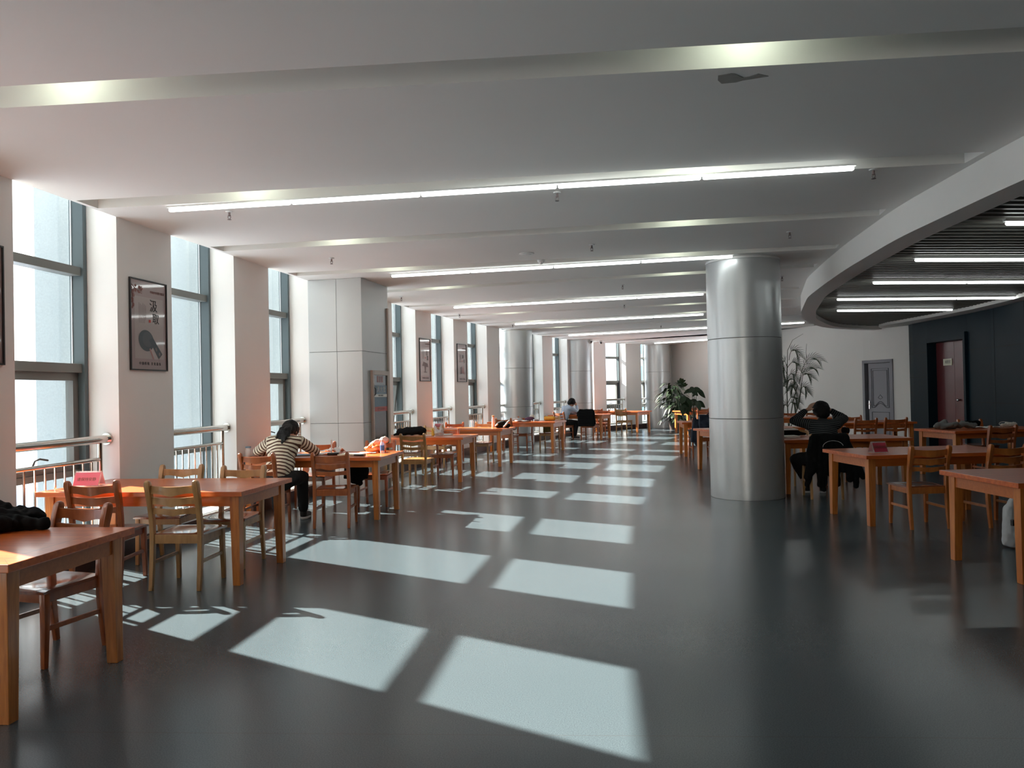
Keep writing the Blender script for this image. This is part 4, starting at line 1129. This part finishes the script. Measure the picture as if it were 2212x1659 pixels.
# black jacket on T1
jk = [('e', (-.14, .02, .045), (.30, .19, .055)), ('e', (-.02, .05, .07), (.17, .12, .055)), ('c', (.02, -.02, .05), .06, (.24, -.03, .035), .03),
      ('c', (-.30, .10, .09), .04, (-.02, .08, .12), .035), ('c', (-.24, -.10, .07), .045, (.06, -.12, .05), .04), ('c', (.04, .10, .10), .03, (.20, .04, .06), .03), ('c', (-.05, .15, .05), .045, (.14, .14, .04), .035)]
obj_blob('jacket', jk, M_cloth, 'crumpled black jacket lying on the bottom left table', 'jacket', .007, 1, .026, 12, 2, (-3.0, 4.46, TZ), .1, clipz=0)
# tent cards
def tent(x, y, rz, label, m, w=.20, h=.115, z=TZ):
    o = empty('tent_card', (x, y, z), rz, label, 'sign', 'red tent cards on tables')
    def ac(bm):
        for s in (-1, 1):
            v = [(-w/2, s*.055, .001), (w/2, s*.055, .001), (w/2, s*.002, h), (-w/2, s*.002, h)]; v2 = [(a, b+s*.003, c) for a, b, c in v]
            A = [bm.verts.new(p) for p in v]; B_ = [bm.verts.new(p) for p in v2]
            bm.faces.new(A); bm.faces.new(B_[::-1])
            for k in range(4): bm.faces.new((A[k], A[(k+1) % 4], B_[(k+1) % 4], B_[k]))
        box(bm, (-w/2, -.055, 0), (w/2, .055, .002))
    part('acrylic_stand', ac, M_acr, o)
    def cd(bm):
        for s in (-1, 1):
            v = [(-w/2+.008, s*.0585, .010), (w/2-.008, s*.0585, .010), (w/2-.008, s*.0125, h-.012), (-w/2+.008, s*.0125, h-.012)]
            v2 = [(a, b+s*.0012, c) for a, b, c in v]
            A = [bm.verts.new(p) for p in v]; B_ = [bm.verts.new(p) for p in v2]
            bm.faces.new(A); bm.faces.new(B_[::-1])
            for k in range(4): bm.faces.new((A[k], A[(k+1) % 4], B_[(k+1) % 4], B_[k]))
    part('card', cd, m, o)
    M_ = Matrix.Translation((0, -.0385, .060)) @ Matrix.Rotation(math.atan2(h-.022, .046), 4, 'X')
    text_mesh('card_text', '请保持安静', .034, M_pbrown, o, Matrix.Translation((0, -.0005, .0)) @ M_)
    return o
tent(-3.72, 6.66, -.02, 'pink tent card in a clear stand on the second window table', M_cardp, .235, .13)
tent(4.01, 8.36, .12, 'dark red tent card on the table right of the big column', M_card, .17, .12)
tent(-1.55, 16.02, -.3, 'red tent card near the window, behind the pale tan chair', M_card, .2, .12)
# things on T3
def slab(name, x, y, rz, w, d, h, mats, label, cat, z=TZ, group=None):
    o = part(name, lambda bm: box(bm, (-w/2, -d/2, 0), (w/2, d/2, h)), mats, None, bevel=min(.003, h/4)); o.location = (x, y, z); o.rotation_euler = (0, 0, rz); return tag(o, label, cat, group)
def sheet(name, x, y, rz, w, d, label, seed, cat='paper', z=TZ, m=M_paper, amp=.012):
    def f(bm):
        n = 10; G = [[None]*(n+1) for _ in range(n+1)]; G2 = [[None]*(n+1) for _ in range(n+1)]
        for i in range(n+1):
            for j in range(n+1):
                zz = .003+amp*max(0, noise.noise(Vector((i*.33+seed, j*.33, seed)))+.35)
                G[i][j] = bm.verts.new((w*(i/n-.5), d*(j/n-.5), zz+.0015)); G2[i][j] = bm.verts.new((w*(i/n-.5), d*(j/n-.5), zz))
        for i in range(n):
            for j in range(n):
                bm.faces.new((G[i][j], G[i+1][j], G[i+1][j+1], G[i][j+1])); bm.faces.new((G2[i][j], G2[i][j+1], G2[i+1][j+1], G2[i+1][j]))
        for i in range(n):
            bm.faces.new((G[i][0], G2[i][0], G2[i+1][0], G[i+1][0])); bm.faces.new((G[i][n], G[i+1][n], G2[i+1][n], G2[i][n])); bm.faces.new((G[0][i], G[0][i+1], G2[0][i+1], G2[0][i])); bm.faces.new((G[n][i], G2[n][i], G2[n][i+1], G[n][i+1]))
    o = part(name, f, m, None, smooth=.8); o.location = (x, y, z); o.rotation_euler = (0, 0, rz); return tag(o, label, cat)
slab('notebook', -2.62, 9.62, .2, .30, .21, .012, M_paperb, 'open blue notebook under the hand of the woman in stripes', 'notebook')
sheet('paper_sheets', -2.42, 9.72, .3, .34, .24, 'loose white sheets on the table right of the woman', 1.3, amp=.03)
sheet('crumpled_tissue', -2.33, 9.95, .8, .22, .18, 'crumpled white tissue behind the phone stand', 4.1, cat='tissue', amp=.07)
slab('book', -2.02, 9.50, -.15, .30, .20, .018, M_sign, 'cream open book at the near edge right of the phone stand', 'book')
slab('pencil_case', -1.93, 9.41, -.3, .20, .06, .016, M_black, 'thin black case lying by the cream book', 'case')
sheet('scrap_paper', -1.86, 9.72, .1, .20, .10, 'small paper scraps near the orange bag', 7.7, amp=.015)
ps = empty('phone_stand', (-2.27, 9.58, TZ), .1, 'black phone stand with upright white phone on the table of the woman', 'stand')
part('stand_base', lambda bm: box(bm, (-.07, -.045, 0), (.07, .045, .028)), M_black, ps, bevel=.008)
part('phone', lambda bm: box(bm, (-.028, -.01, .03), (-.018, .055, .19)), M_fix, ps, bevel=.003)
obj_blob('orange_bag', [('e', (0, 0, .05), (.12, .08, .05)), ('e', (-.03, .02, .08), (.06, .05, .04)), ('c', (.07, 0, .03), .03, (.13, -.02, .02), .02)], M_orange, 'orange plastic bag on the table beside the small bottle', 'bag', .009, 2, .015, 20, 3, (-1.80, 9.86, TZ), 0, clipz=0)
obj_blob('pale_bag', [('c', (-.07, 0, .10), .035, (.10, .02, .15), .045), ('e', (.03, .02, .06), (.08, .05, .06))], M_pinkw, 'pale pinkish plastic bag just behind the orange one', 'bag', .009, 2, .015, 20, 4, (-1.78, 10.0, TZ), 0, clipz=0)
def bottle(x, y, r, h, body, cap_, label, z=TZ, lab=None, capr=.5, nm='bottle', cat='bottle'):
    o = empty(nm, (x, y, z), 0, label, cat)
    part('bottle_body', lambda bm: lathe(bm, [(r*.9, 0), (r, .01), (r, h*.68), (r*.75, h*.78), (r*capr, h*.84), (r*capr, h*.88)], 18), body, o, smooth=.7)
    part('cap', lambda bm: lathe(bm, [(r*capr*1.05, h*.87), (r*capr*1.05, h*.99), (r*capr*.8, h)], 14), cap_, o, smooth=.7)
    if lab: part('wrap_label', lambda bm: lathe(bm, [(r*1.02, h*.2), (r*1.02, h*.58)], 18), lab, o, smooth=.7)
    return o
bottle(-1.672, 9.70, .027, .175, M_clear, M_fix, 'small clear bottle with blue label beside the orange bag', lab=M_label, capr=.45)
bottle(-3.33, 9.55, .035, .13, M_fix, M_paperb, 'white cup with blue rim left of the woman', capr=.95, nm='cup', cat='cup')
# tote and black bag on / at chair F
obj_blob('tote_bag', [('b', (-.15, -.05, .0), (.15, .05, .26)), ('e', (0, 0, .12), (.16, .08, .14))], M_gcloth, 'grey tote bag standing on the chair opposite the woman', 'bag', .012, 3, .012, 9, 5, (-2.60, 10.42, .452), .0, clipz=0)
obj_blob('small_white_bag', [('e', (0, 0, .07), (.05, .04, .07)), ('c', (0, 0, .12), .02, (-.02, 0, .19), .012)], M_wcloth, 'small white bag with red lining on the chair left of the grey tote', 'bag', .008, 2, .006, 20, 6, (-2.83, 10.34, .452), 0, clipz=0)
obj_blob('black_satchel', [('b', (-.16, -.045, -.30), (.16, .045, -.03)), ('e', (.04, 0, -.22), (.14, .07, .12)), ('c', (-.05, 0, -.30), .05, (.05, 0, -.36), .04)], M_cloth, 'black bag hanging below the tabletop behind the right-hand red-brown chair', 'bag', .012, 3, .015, 9, 7, (-2.10, 10.12, .70), .0)
# T4
obj_blob('black_bag', [('c', (-.22, 0, .07), .068, (.20, 0, .085), .075), ('c', (-.20, .06, .06), .058, (.20, .05, .07), .065), ('c', (-.10, 0, .11), .04, (.18, 0, .13), .045), ('c', (-.25, -.02, .03), .03, (-.30, -.06, .02), .02)], M_cloth, 'black soft bag on the table past the square column', 'bag', .012, 3, .014, 10, 8, (-1.83, 13.68, TZ), -.2, clipz=0)
obj_blob('snack_bag', [('c', (-.03, 0, .04), .045, (-.06, 0, .17), .018), ('c', (.04, .01, .04), .045, (.05, 0, .20), .015), ('e', (0, 0, .05), (.09, .05, .05))], M_clear, 'clear plastic snack bag with yellow wrapper on the table past the square column', 'bag', .008, 2, .016, 22, 9, (-1.31, 13.42, TZ), 0, clipz=0)
obj_blob('snack_wrapper', [('c', (0, 0, .03), .03, (-.015, 0, .12), .012)], M_yel, 'yellow snack wrapper inside the clear bag', 'wrapper', .008, 1, .008, 25, 10, (-1.40, 13.36, TZ), 0, clipz=0)
slab('book', -1.17, 13.55, -.2, .17, .12, .022, M_paper, 'small white book right of the snack bag', 'book')
slab('book', -1.50, 13.52, -.2, .14, .10, .010, M_paper, 'thin white booklet left of the snack bag', 'book')
# T5
cb_ = obj_blob('handbag', [('c', (-.10, 0, .05), .055, (.12, 0, .05), .055), ('e', (-.02, .02, .09), (.11, .06, .06))], M_cloth, 'black and white bag on the table with the pale flask', 'bag', .01, 2, .012, 14, 11, (-.22, 15.85, TZ), -.3, clipz=0)
blob('white_trim', [('c', (-.13, -.03, .05), .018, (-.09, -.055, .08), .018), ('c', (.05, -.05, .03), .02, (.12, -.04, .10), .018), ('c', (.12, -.02, .12), .016, (.16, 0, .15), .012)], M_wcloth, cb_, .007, 1, .006, 25, 1)
bottle(-.42, 16.35, .033, .25, M_fix, M_strap, 'tall pale flask with brown lid beside the black and white bag', capr=.9, nm='flask', cat='flask')
obj_blob('coat', [('c', (-.12, 0, -.05), .06, (.14, 0, -.06), .06), ('c', (-.08, 0, -.16), .055, (.08, 0, -.18), .05)], M_gcloth, 'dark grey coat bundled on the seat under the flask table end', 'coat', .012, 2, .016, 10, 12, (-.10, 19.06, .66), -.3)
# T6
sheet('magazine', .28, 19.20, -.3, .42, .26, 'open magazine lying before the purple bag', 2.2, amp=.03)
obj_blob('purple_bag', [('e', (0, 0, .055), (.13, .07, .055))], M_purp, 'dark purple pouch with white flap on the far table', 'bag', .01, 2, .01, 12, 13, (.43, 19.32, TZ), -.3, clipz=0)
obj_blob('sun_hat', [('e', (0, 0, .05), (.065, .05, .06))], M_wcloth, 'white hat resting behind the purple pouch', 'hat', .01, 2, .006, 12, 14, (.50, 19.42, TZ+.06), 0, clipz=0)
obj_blob('beige_hat', [('e', (0, 0, .04), (.13, .07, .045))], M_lgrey, 'beige cloth bundle left of the purple pouch', 'bundle', .01, 2, .012, 12, 15, (.13, 19.42, TZ), 0, clipz=0)
obj_blob('yellow_bag', [('c', (-.09, 0, .06), .058, (.09, 0, .06), .058)], M_yel, 'yellow pouch on the far table, right end', 'bag', .01, 2, .008, 12, 16, (.93, 19.10, TZ), -.3, clipz=0)
slab('tissue_pack', .58, 19.05, .2, .12, .07, .05, M_paperb, 'pale blue tissue pack between purple and yellow pouches', 'tissue pack')
obj_blob('olive_backpack', [('b', (-.14, -.08, .0), (.14, .08, .26)), ('e', (0, 0, .22), (.15, .10, .10))], M_olive, 'olive backpack standing on the tan chair seat', 'backpack', .012, 3, .01, 10, 17, (.93, 19.60, .452), -.37, clipz=0)
# T7
lt = empty('laptop', (1.75, 24.05, TZ), 2.6, 'open black laptop in front of the man in pale blue', 'laptop')
part('keyboard_base', lambda bm: box(bm, (-.16, -.11, 0), (.16, .11, .016)), M_black, lt, bevel=.003)
part('screen', lambda bm: box(bm, (-.16, .105, .012), (.16, .115, .20)), M_black, lt, bevel=.002)
bottle(2.06, 23.75, .04, .19, M_clear, M_strap, 'clear brown-lidded tumbler before the man in pale blue', capr=.8, nm='tumbler', cat='tumbler')
# black padded jacket over chair P
def quilt():
    L = []
    for i in range(7):
        z = .90-.075*i; w = .20+.006*i
        L.append(('c', (-w, -.27, z), .042, (w, -.27, z), .042))
    for sx in (-1, 1): L.append(('c', (sx*.22, -.27, .86), .05, (sx*.25, -.25, .50), .045))
    L.append(('c', (-.26, -.25, .82), .055, (-.30, -.2, .74), .04))
    return L
obj_blob('padded_jacket', quilt(), M_cloth, 'black padded jacket hung over a chair back beyond the man in pale blue', 'jacket', .015, 2, .008, 10, 18, (2.37, 23.47, 0), -.46)
obj_blob('white_bag', [('c', (-.12, 0, .05), .055, (.10, 0, .05), .05)], M_wcloth, 'white bag lying on the floor by the middle window column', 'bag', .012, 2, .012, 10, 19, (2.12, 24.9, 0), 0, clipz=.002)
# Right side
jk = []
rnd = random.Random(11)
for i in range(14):
    a = (rnd.uniform(-.30, .25), rnd.uniform(-.12, .12)); b = (a[0]+rnd.uniform(-.12, .16), a[1]+rnd.uniform(-.08, .08))
    jk.append(('c', (a[0], a[1], .045), .045, (b[0], b[1], rnd.uniform(.04, .10)), rnd.uniform(.03, .055)))
obj_blob('grey_jacket', jk, M_gcloth, 'crumpled grey jacket on the table before the red door', 'jacket', .012, 3, .016, 11, 20, (7.20, 12.35, TZ), -.1, clipz=0)
sheet('papers', 7.75, 12.45, -.2, .42, .22, 'white papers right of the crumpled grey jacket', 3.1, amp=.03)
obj_blob('white_bundle', [('c', (-.12, 0, .03), .03, (.10, .02, .04), .035), ('c', (-.02, .05, .05), .03, (.12, .03, .03), .02)], M_wcloth, 'white bundled charger and cloth near the right edge', 'bundle', .009, 2, .012, 20, 21, (8.25, 12.62, TZ), 0, clipz=0)
def ring(bm):
    tube(bm, [(.09*math.cos(a*PI/8), .03*math.sin(a*PI/8), .05+.04*math.sin(a*PI/8)) for a in range(0, 17)], .004, 6)
o = part('white_cable', ring, M_wcloth, None, smooth=.7); o.location = (8.12, 12.55, TZ); tag(o, 'looped white cable on the white bundle', 'cable')
obj_blob('black_garment', [('c', (-.16, .27, .80), .04, (.16, .27, .80), .045), ('c', (-.12, .28, .70), .04, (.16, .28, .70), .04)], M_cloth, 'black garment draped over the chair behind the grey jacket', 'garment', .014, 2, .01, 10, 22, (8.03, 13.10, 0), 0)
obj_blob('white_cloth', [('c', (0, 0, .03), .03, (.02, .02, .13), .045), ('c', (-.05, -.03, .015), .02, (.06, .02, .05), .05), ('c', (.02, .02, .13), .03, (.07, .02, .17), .02)], M_wcloth, 'white cloth item at the right picture edge on the nearest right table', 'cloth', .009, 2, .014, 18, 23, (4.36, 6.36, TZ), 0, clipz=0)
# backpack on floor under R2
bp = obj_blob('backpack', [('c', (-.08, 0, .08), .075, (-.07, 0, .34), .068), ('c', (.10, 0, .08), .075, (.09, 0, .34), .068), ('c', (.01, -.01, .08), .08, (.01, 0, .38), .078), ('b', (-.12, -.06, .02), (.14, .05, .22)), ('c', (-.03, 0, .40), .06, (.06, 0, .40), .06), ('e', (.02, -.06, .13), (.12, .06, .10)), ('c', (.0, .0, .44), .03, (.03, .02, .52), .018)], M_lgrey, 'light grey backpack with tan strap on the floor beneath the nearest right table', 'backpack', .011, 3, .012, 9, 24, (4.58, 6.93, 0), .15, clipz=.004)
part('strap', lambda bm: box(bm, (-.05, -.128, .235), (.16, -.112, .262)), M_strap, bp)
part('buckle', lambda bm: box(bm, (-.155, -.115, .22), (-.10, -.085, .275)), M_black, bp, bevel=.006)
part('zip', lambda bm: tube(bm, [(.02, -.122, .22), (.035, -.128, .16), (.02, -.126, .10), (-.01, -.118, .07)], .006, 6), M_black, bp, smooth=.6)
# R4 things
slab('book_stack', 4.00, 11.05, .1, .27, .20, .03, M_paper, 'thick white open book on the table left of the man with raised hands', 'book')
obj_blob('dark_bag', [('c', (-.18, 0, .05), .05, (.16, 0, .04), .045), ('c', (.1, 0, .05), .04, (.26, -.02, .03), .025)], M_cloth, 'flat black bag behind the white book', 'bag', .011, 2, .01, 10, 25, (4.10, 11.38, TZ), 0, clipz=0)
slab('tablet', 4.10, 11.36, 0, .26, .18, .016, M_fix, 'white-edged tablet lying on the flat black bag', 'tablet', z=TZ+.095)
slab('white_book', 3.98, 13.85, -.2, .22, .14, .02, M_paper, 'white book on the table half hidden by the column', 'book')
bottle(4.84, 11.45, .038, .30, M_black, M_black, 'black vacuum bottle standing beyond the man with raised hands', capr=.72, nm='vacuum_bottle')
obj_blob('headphones', [('e', (0, 0, .05), (.05, .04, .05)), ('e', (.05, 0, .045), (.03, .03, .045))], M_cloth, 'black headphones right of the black vacuum bottle', 'headphones', .008, 2, .004, 20, 26, (4.98, 11.42, TZ+.02), 0)
# black jacket draped on the man's chair
dj = [('c', (-.18, -.27, .835), .045, (.22, -.27, .835), .045)]
for i in range(8):
    x = -.20+.062*i; dj.append(('c', (x, -.285, .80), .040, (x*1.25-.02, -.29, .30+.10*math.sin(i*2.3)), .036))
dj += [('c', (-.20, -.29, .50), .05, (-.26, -.27, .20), .035), ('c', (-.10, -.29, .45), .05, (-.05, -.26, .14), .035), ('c', (.24, -.27, .80), .05, (.34, -.27, .52), .05), ('c', (.34, -.27, .52), .05, (.36, -.26, .18), .030), ('c', (.36, -.27, .50), .045, (.45, -.26, .30), .035)]
bj = obj_blob('black_coat', dj, M_cloth, 'black coat draped low over the chair of the man with raised hands', 'coat', .014, 3, .014, 8, 27, (4.17, 10.30, 0), -.12)
def arc(bm):
    tube(bm, [(.06+.13*math.cos(PI-PI*i/14*.92), -.338, .70+.085*math.sin(PI-PI*i/14*.92)) for i in range(15)], .0022, 5)
part('white_stitch', arc, M_paper, bj)
# navy tote at chair R7
nb = obj_blob('navy_tote', [('b', (-.16, -.05, .0), (.20, .05, .28)), ('e', (.02, 0, .08), (.17, .08, .10))], M_navy, 'navy tote bag left of the big round column', 'bag', .014, 2, .012, 9, 28, (4.12, 16.16, .66), 0)
part('straps', lambda bm: tube(bm, [(-.02, -.04, .26), (.08, -.05, .36), (.17, -.04, .50)], .010, 6), M_navy, nb, smooth=.6)
obj_blob('navy_coat', [('c', (-.16, -.28, .84), .045, (-.22, -.29, .40), .05), ('c', (-.10, -.28, .80), .05, (-.14, -.29, .42), .05), ('c', (-.20, -.28, .45), .05, (-.12, -.28, .30), .04)], M_navy, 'navy coat hanging from the chair by the navy tote', 'coat', .014, 2, .012, 9, 29, (4.07, 16.55, 0), -.05)

# ------------------------------------------------------------------ plants
def leaf_mesh(bm, base, dirv, upv, L, W, droop=.25, n=6, fold=.15):
    base, d, u = Vector(base), Vector(dirv).normalized(), Vector(upv)
    s = d.cross(u).normalized(); u = s.cross(d).normalized(); rows_ = []
    for i in range(n+1):
        t = i/n; w = W*math.sin(PI*min(1, t*.92+.06))**.8*(1-.35*t); p = base+d*(L*t)+Vector((0, 0, -1))*(droop*L*t*t)
        rows_.append([bm.verts.new(p-s*w+u*(fold*w)), bm.verts.new(p), bm.verts.new(p+s*w+u*(fold*w))])
    for i in range(n):
        for k in range(2): bm.faces.new((rows_[i][k], rows_[i][k+1], rows_[i+1][k+1], rows_[i+1][k]))
def pot(o, r, h):
    part('pot', lambda bm: lathe(bm, [(r*.72, 0), (r*.95, h*.9), (r*1.04, h*.9), (r*1.04, h), (r*.9, h), (r*.88, h*.92)], 24), M_pot, o, smooth=.6)
    part('soil', lambda bm: lathe(bm, [(.001, h*.93), (r*.87, h*.92)], 20), M_soil, o)
# big leafy plant in the far corner
P1 = empty('potted_plant', (5.93, 27.9, 0), 0, 'large dark leafy potted plant in front of the far round column', 'plant')
pot(P1, .22, .32)
def stems1(bm):
    for (x, y, z) in ((-.2, 0, 1.0), (.05, .1, 1.4), (.15, -.1, 1.7), (.35, 0, 1.2), (-.05, -.2, .8)):
        tube(bm, [(x*.1, y*.1, .28), (x*.5, y*.5, z*.55), (x, y, z)], [.018, .014, .008], 6)
part('stems', stems1, M_stem, P1)
def fol1(bm):
    rnd = random.Random(21)
    for i in range(230):
        z = rnd.uniform(.35, 1.75); a = rnd.uniform(0, 2*PI)
        rad = (.52 if z < 1.3 else .52-.62*(z-1.3))*math.sqrt(rnd.random()); cx = .05+.12*math.sin(z*3)
        if .62 < z < .80: rad *= .6
        d = Vector((math.cos(a), math.sin(a), rnd.uniform(-.5, .35)))
        leaf_mesh(bm, (cx+rad*math.cos(a), rad*math.sin(a), z), d, (0, 0, 1), rnd.uniform(.20, .36), rnd.uniform(.035, .075), rnd.uniform(.3, .9))
    for (x, y, z) in ((.25, -.1, 1.72), (.30, -.1, 1.58), (.22, -.1, 1.66)):
        for k in range(4): leaf_mesh(bm, (x, y, z), (rnd.uniform(-.5, .5), -.3, rnd.uniform(.2, .9)), (0, -1, 0), .26, .07)
part('foliage', fol1, M_leaf, P1, smooth=3)
# broad-leafed plant beside it
P2 = empty('potted_plant', (5.30, 22.2, 0), 0, 'sparse broad-leafed potted plant left of the big round column', 'plant')
pot(P2, .20, .30)
heads = [(-.30, .1, 1.08), (-.26, -.1, 1.26), (-.16, .0, 1.10), (-.34, .1, 1.02), (.02, 0, 1.52), (.12, 0, 1.45), (-.06, 0, 1.48), (-.05, .1, 1.16), (.08, -.1, 1.12), (-.24, 0, .95)]
def stems2(bm):
    for (x, y, z) in heads: tube(bm, [(0, 0, .26), (x*.25, y*.3, z*.6), (x*.8, y, z*.98), (x, y, z)], [.012, .010, .007, .005], 6)
part('stems', stems2, M_stem, P2)
def fol2(bm):
    rnd = random.Random(31)
    for (x, y, z) in heads:
        for k in range(2 if z > 1.45 else 3):
            a = rnd.uniform(0, 2*PI); leaf_mesh(bm, (x, y, z), (math.cos(a)*.8, math.sin(a)*.3-.2, rnd.uniform(-.9, -.1)), (0, -1, .3), rnd.uniform(.20, .30), rnd.uniform(.06, .10), .15)
part('foliage', fol2, M_leaf, P2, smooth=3)
# palm right of the column
P3 = empty('potted_palm', (7.58, 20.9, 0), 0, 'tall thin palm behind the right side of the big round column', 'plant')
pot(P3, .22, .34)
def frond(bm, sb_, base, ctrl, tip, nl=12, ll=.25):
    base, ctrl, tip = Vector(base), Vector(ctrl), Vector(tip); P = []
    for i in range(13):
        t = i/12; P.append(base*(1-t)**2+ctrl*2*t*(1-t)+tip*t*t)
    tube(sb_, P, [.008*(1-.7*i/12) for i in range(13)], 5)
    for i in range(nl):
        t = .30+.69*i/nl; p = base*(1-t)**2+ctrl*2*t*(1-t)+tip*t*t; d = ((ctrl-base)*(1-t)+(tip-ctrl)*t).normalized()
        sd_ = d.cross(Vector((0, 1, .2))).normalized()
        for s in (-1, 1):
            dv = d*.95+sd_*s*.62+Vector((0, 0, -.12)); leaf_mesh(bm, p, dv, (0, -1, 0), ll*(1-.55*abs(t-.6)), .0075, .22, 4, .05)
P3.scale = (1.1, 1.06, 1.06)
fb, sb2 = bmesh.new(), bmesh.new()
tube(sb2, [(0, 0, .3), (.12, 0, 1.0), (.25, 0, 1.45)], .012, 6); tube(sb2, [(.03, 0, .3), (.25, 0, .9), (.36, 0, 1.5)], .012, 6); tube(sb2, [(0, 0, .3), (-.02, 0, 1.2), (.0, 0, 2.0)], .013, 6); tube(sb2, [(.05, .05, .3), (.3, .05, 1.0), (.33, .0, 1.3)], .010, 6)
tube(sb2, [(0, 0, 1.9), (.02, 0, 2.35), (.15, 0, 2.62), (.42, 0, 2.78)], [.009, .007, .005, .003], 6); tube(sb2, [(.50, 0, 2.0), (.48, 0, 2.30), (.50, 0, 2.52)], [.006, .004, .003], 6)
for bs, ct, tp in [((.05, 0, 2.1), (.12, 0, 2.62), (.33, -.05, 2.16)), ((.0, 0, 1.9), (.22, 0, 2.25), (.28, 0, 1.85)), ((.30, 0, 1.55), (.48, 0, 2.45), (.86, -.05, 2.05)), ((.30, 0, 1.5), (.45, 0, 2.1), (.72, -.1, 1.86)),
                   ((.36, 0, 1.5), (.42, .1, 1.95), (.62, 0, 1.62)), ((.25, 0, 1.45), (.10, 0, 1.80), (-.06, 0, 1.45)), ((.25, 0, 1.40), (.20, 0, 1.6), (.02, -.05, 1.30)), ((.0, 0, 1.9), (-.08, 0, 2.3), (-.15, 0, 1.85)),
                   ((.0, 0, 1.6), (.12, 0, 1.95), (.24, 0, 1.5)), ((.0, 0, 1.3), (.05, 0, 1.6), (.30, 0, 1.25)), ((.0, 0, 1.3), (-.1, 0, 1.6), (-.18, 0, 1.25)), ((.0, 0, .9), (.1, 0, 1.15), (.22, 0, .85)), ((.0, 0, .8), (-.05, 0, 1.1), (-.16, 0, .8)),
                   ((.33, 0, 1.3), (.40, 0, 1.55), (.50, 0, 1.25)), ((.0, 0, 1.7), (-.1, 0, 2.05), (-.12, 0, 1.6)), ((.0, 0, 1.0), (.12, 0, 1.3), (.26, 0, 1.02))]:
    frond(fb, sb2, bs, ct, tp)
finish(fb, 'fronds', M_leafp, P3, smooth=3); finish(sb2, 'stems', M_stem, P3, smooth=.8)

# ------------------------------------------------------------------ outside: hazy ground and a far building
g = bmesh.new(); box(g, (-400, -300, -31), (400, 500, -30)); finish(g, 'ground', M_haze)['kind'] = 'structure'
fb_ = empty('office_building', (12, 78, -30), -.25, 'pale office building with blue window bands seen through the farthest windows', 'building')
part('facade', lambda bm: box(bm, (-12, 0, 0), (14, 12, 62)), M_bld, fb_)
def bands(bm):
    for i in range(20):
        for j in range(8): box(bm, (-11.5+j*3.2, -.12, 1+i*3.1), (-9.2+j*3.2, .02, 2.9+i*3.1))
part('window_bands', bands, M_bldg, fb_)
rnd = random.Random(9)
for i in range(16):
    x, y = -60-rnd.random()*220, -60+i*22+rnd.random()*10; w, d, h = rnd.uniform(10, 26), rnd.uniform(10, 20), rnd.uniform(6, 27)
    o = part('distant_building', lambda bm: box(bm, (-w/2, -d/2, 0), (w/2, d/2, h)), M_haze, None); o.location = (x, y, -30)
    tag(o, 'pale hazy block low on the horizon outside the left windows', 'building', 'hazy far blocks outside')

# ------------------------------------------------------------------ light
wd = bpy.data.worlds.new('World'); scn.world = wd; wd.use_nodes = True
n = wd.node_tree; n.nodes.clear()
out = n.nodes.new('ShaderNodeOutputWorld'); bg = n.nodes.new('ShaderNodeBackground')
tc = n.nodes.new('ShaderNodeTexCoord'); sp = n.nodes.new('ShaderNodeSeparateXYZ'); n.links.new(tc.outputs['Generated'], sp.inputs[0])
rp = n.nodes.new('ShaderNodeValToRGB'); mr = n.nodes.new('ShaderNodeMapRange'); mr.inputs[1].default_value = -.3; mr.inputs[2].default_value = .7
n.links.new(sp.outputs[2], mr.inputs[0]); n.links.new(mr.outputs[0], rp.inputs[0])
rp.color_ramp.elements[0].position = 0; rp.color_ramp.elements[0].color = (.34, .37, .41, 1)
rp.color_ramp.elements[1].position = 1; rp.color_ramp.elements[1].color = (.84, .90, .95, 1)
e = rp.color_ramp.elements.new(.29); e.color = (.56, .60, .66, 1)
e = rp.color_ramp.elements.new(.36); e.color = (.96, .97, .97, 1)
n.links.new(rp.outputs[0], bg.inputs[0]); bg.inputs[1].default_value = 3.5
n.links.new(bg.outputs[0], out.inputs[0])
sun = bpy.data.lights.new('sun', 'SUN'); so = bpy.data.objects.new('sun', sun); COL.objects.link(so)
el, az = math.radians(31.9), math.radians(57)
dv = Vector((math.sin(az)*math.cos(el), -math.cos(az)*math.cos(el), -math.sin(el)))
so.rotation_euler = dv.to_track_quat('-Z', 'Y').to_euler(); sun.energy = 44; sun.angle = math.radians(.6); sun.color = (1, .93, .84)

# ------------------------------------------------------------------ camera
cam = bpy.data.cameras.new('camera'); co = bpy.data.objects.new('camera', cam); COL.objects.link(co)
cam.sensor_fit = 'HORIZONTAL'; cam.sensor_width = 36; cam.lens = 1640.73/2212*36; cam.clip_end = 2000
co.location = (0, 0, 1.5088)
pit, rol = .0105, .0204
co.rotation_euler = (Matrix.Rotation(pit, 3, 'X') @ Matrix.Rotation(PI/2, 3, 'X') @ Matrix.Rotation(-rol, 3, 'Z')).to_euler()
scn.camera = co
scn.view_settings.view_transform = 'Standard'; scn.view_settings.look = 'None'; scn.view_settings.gamma = 1
scn.view_settings.exposure = -.02
scn.cycles.caustics_reflective = False; scn.cycles.caustics_refractive = False
scn.cycles.max_bounces = 10; scn.cycles.diffuse_bounces = 6; scn.cycles.glossy_bounces = 4; scn.cycles.transparent_max_bounces = 12
scn.cycles.sample_clamp_indirect = 8
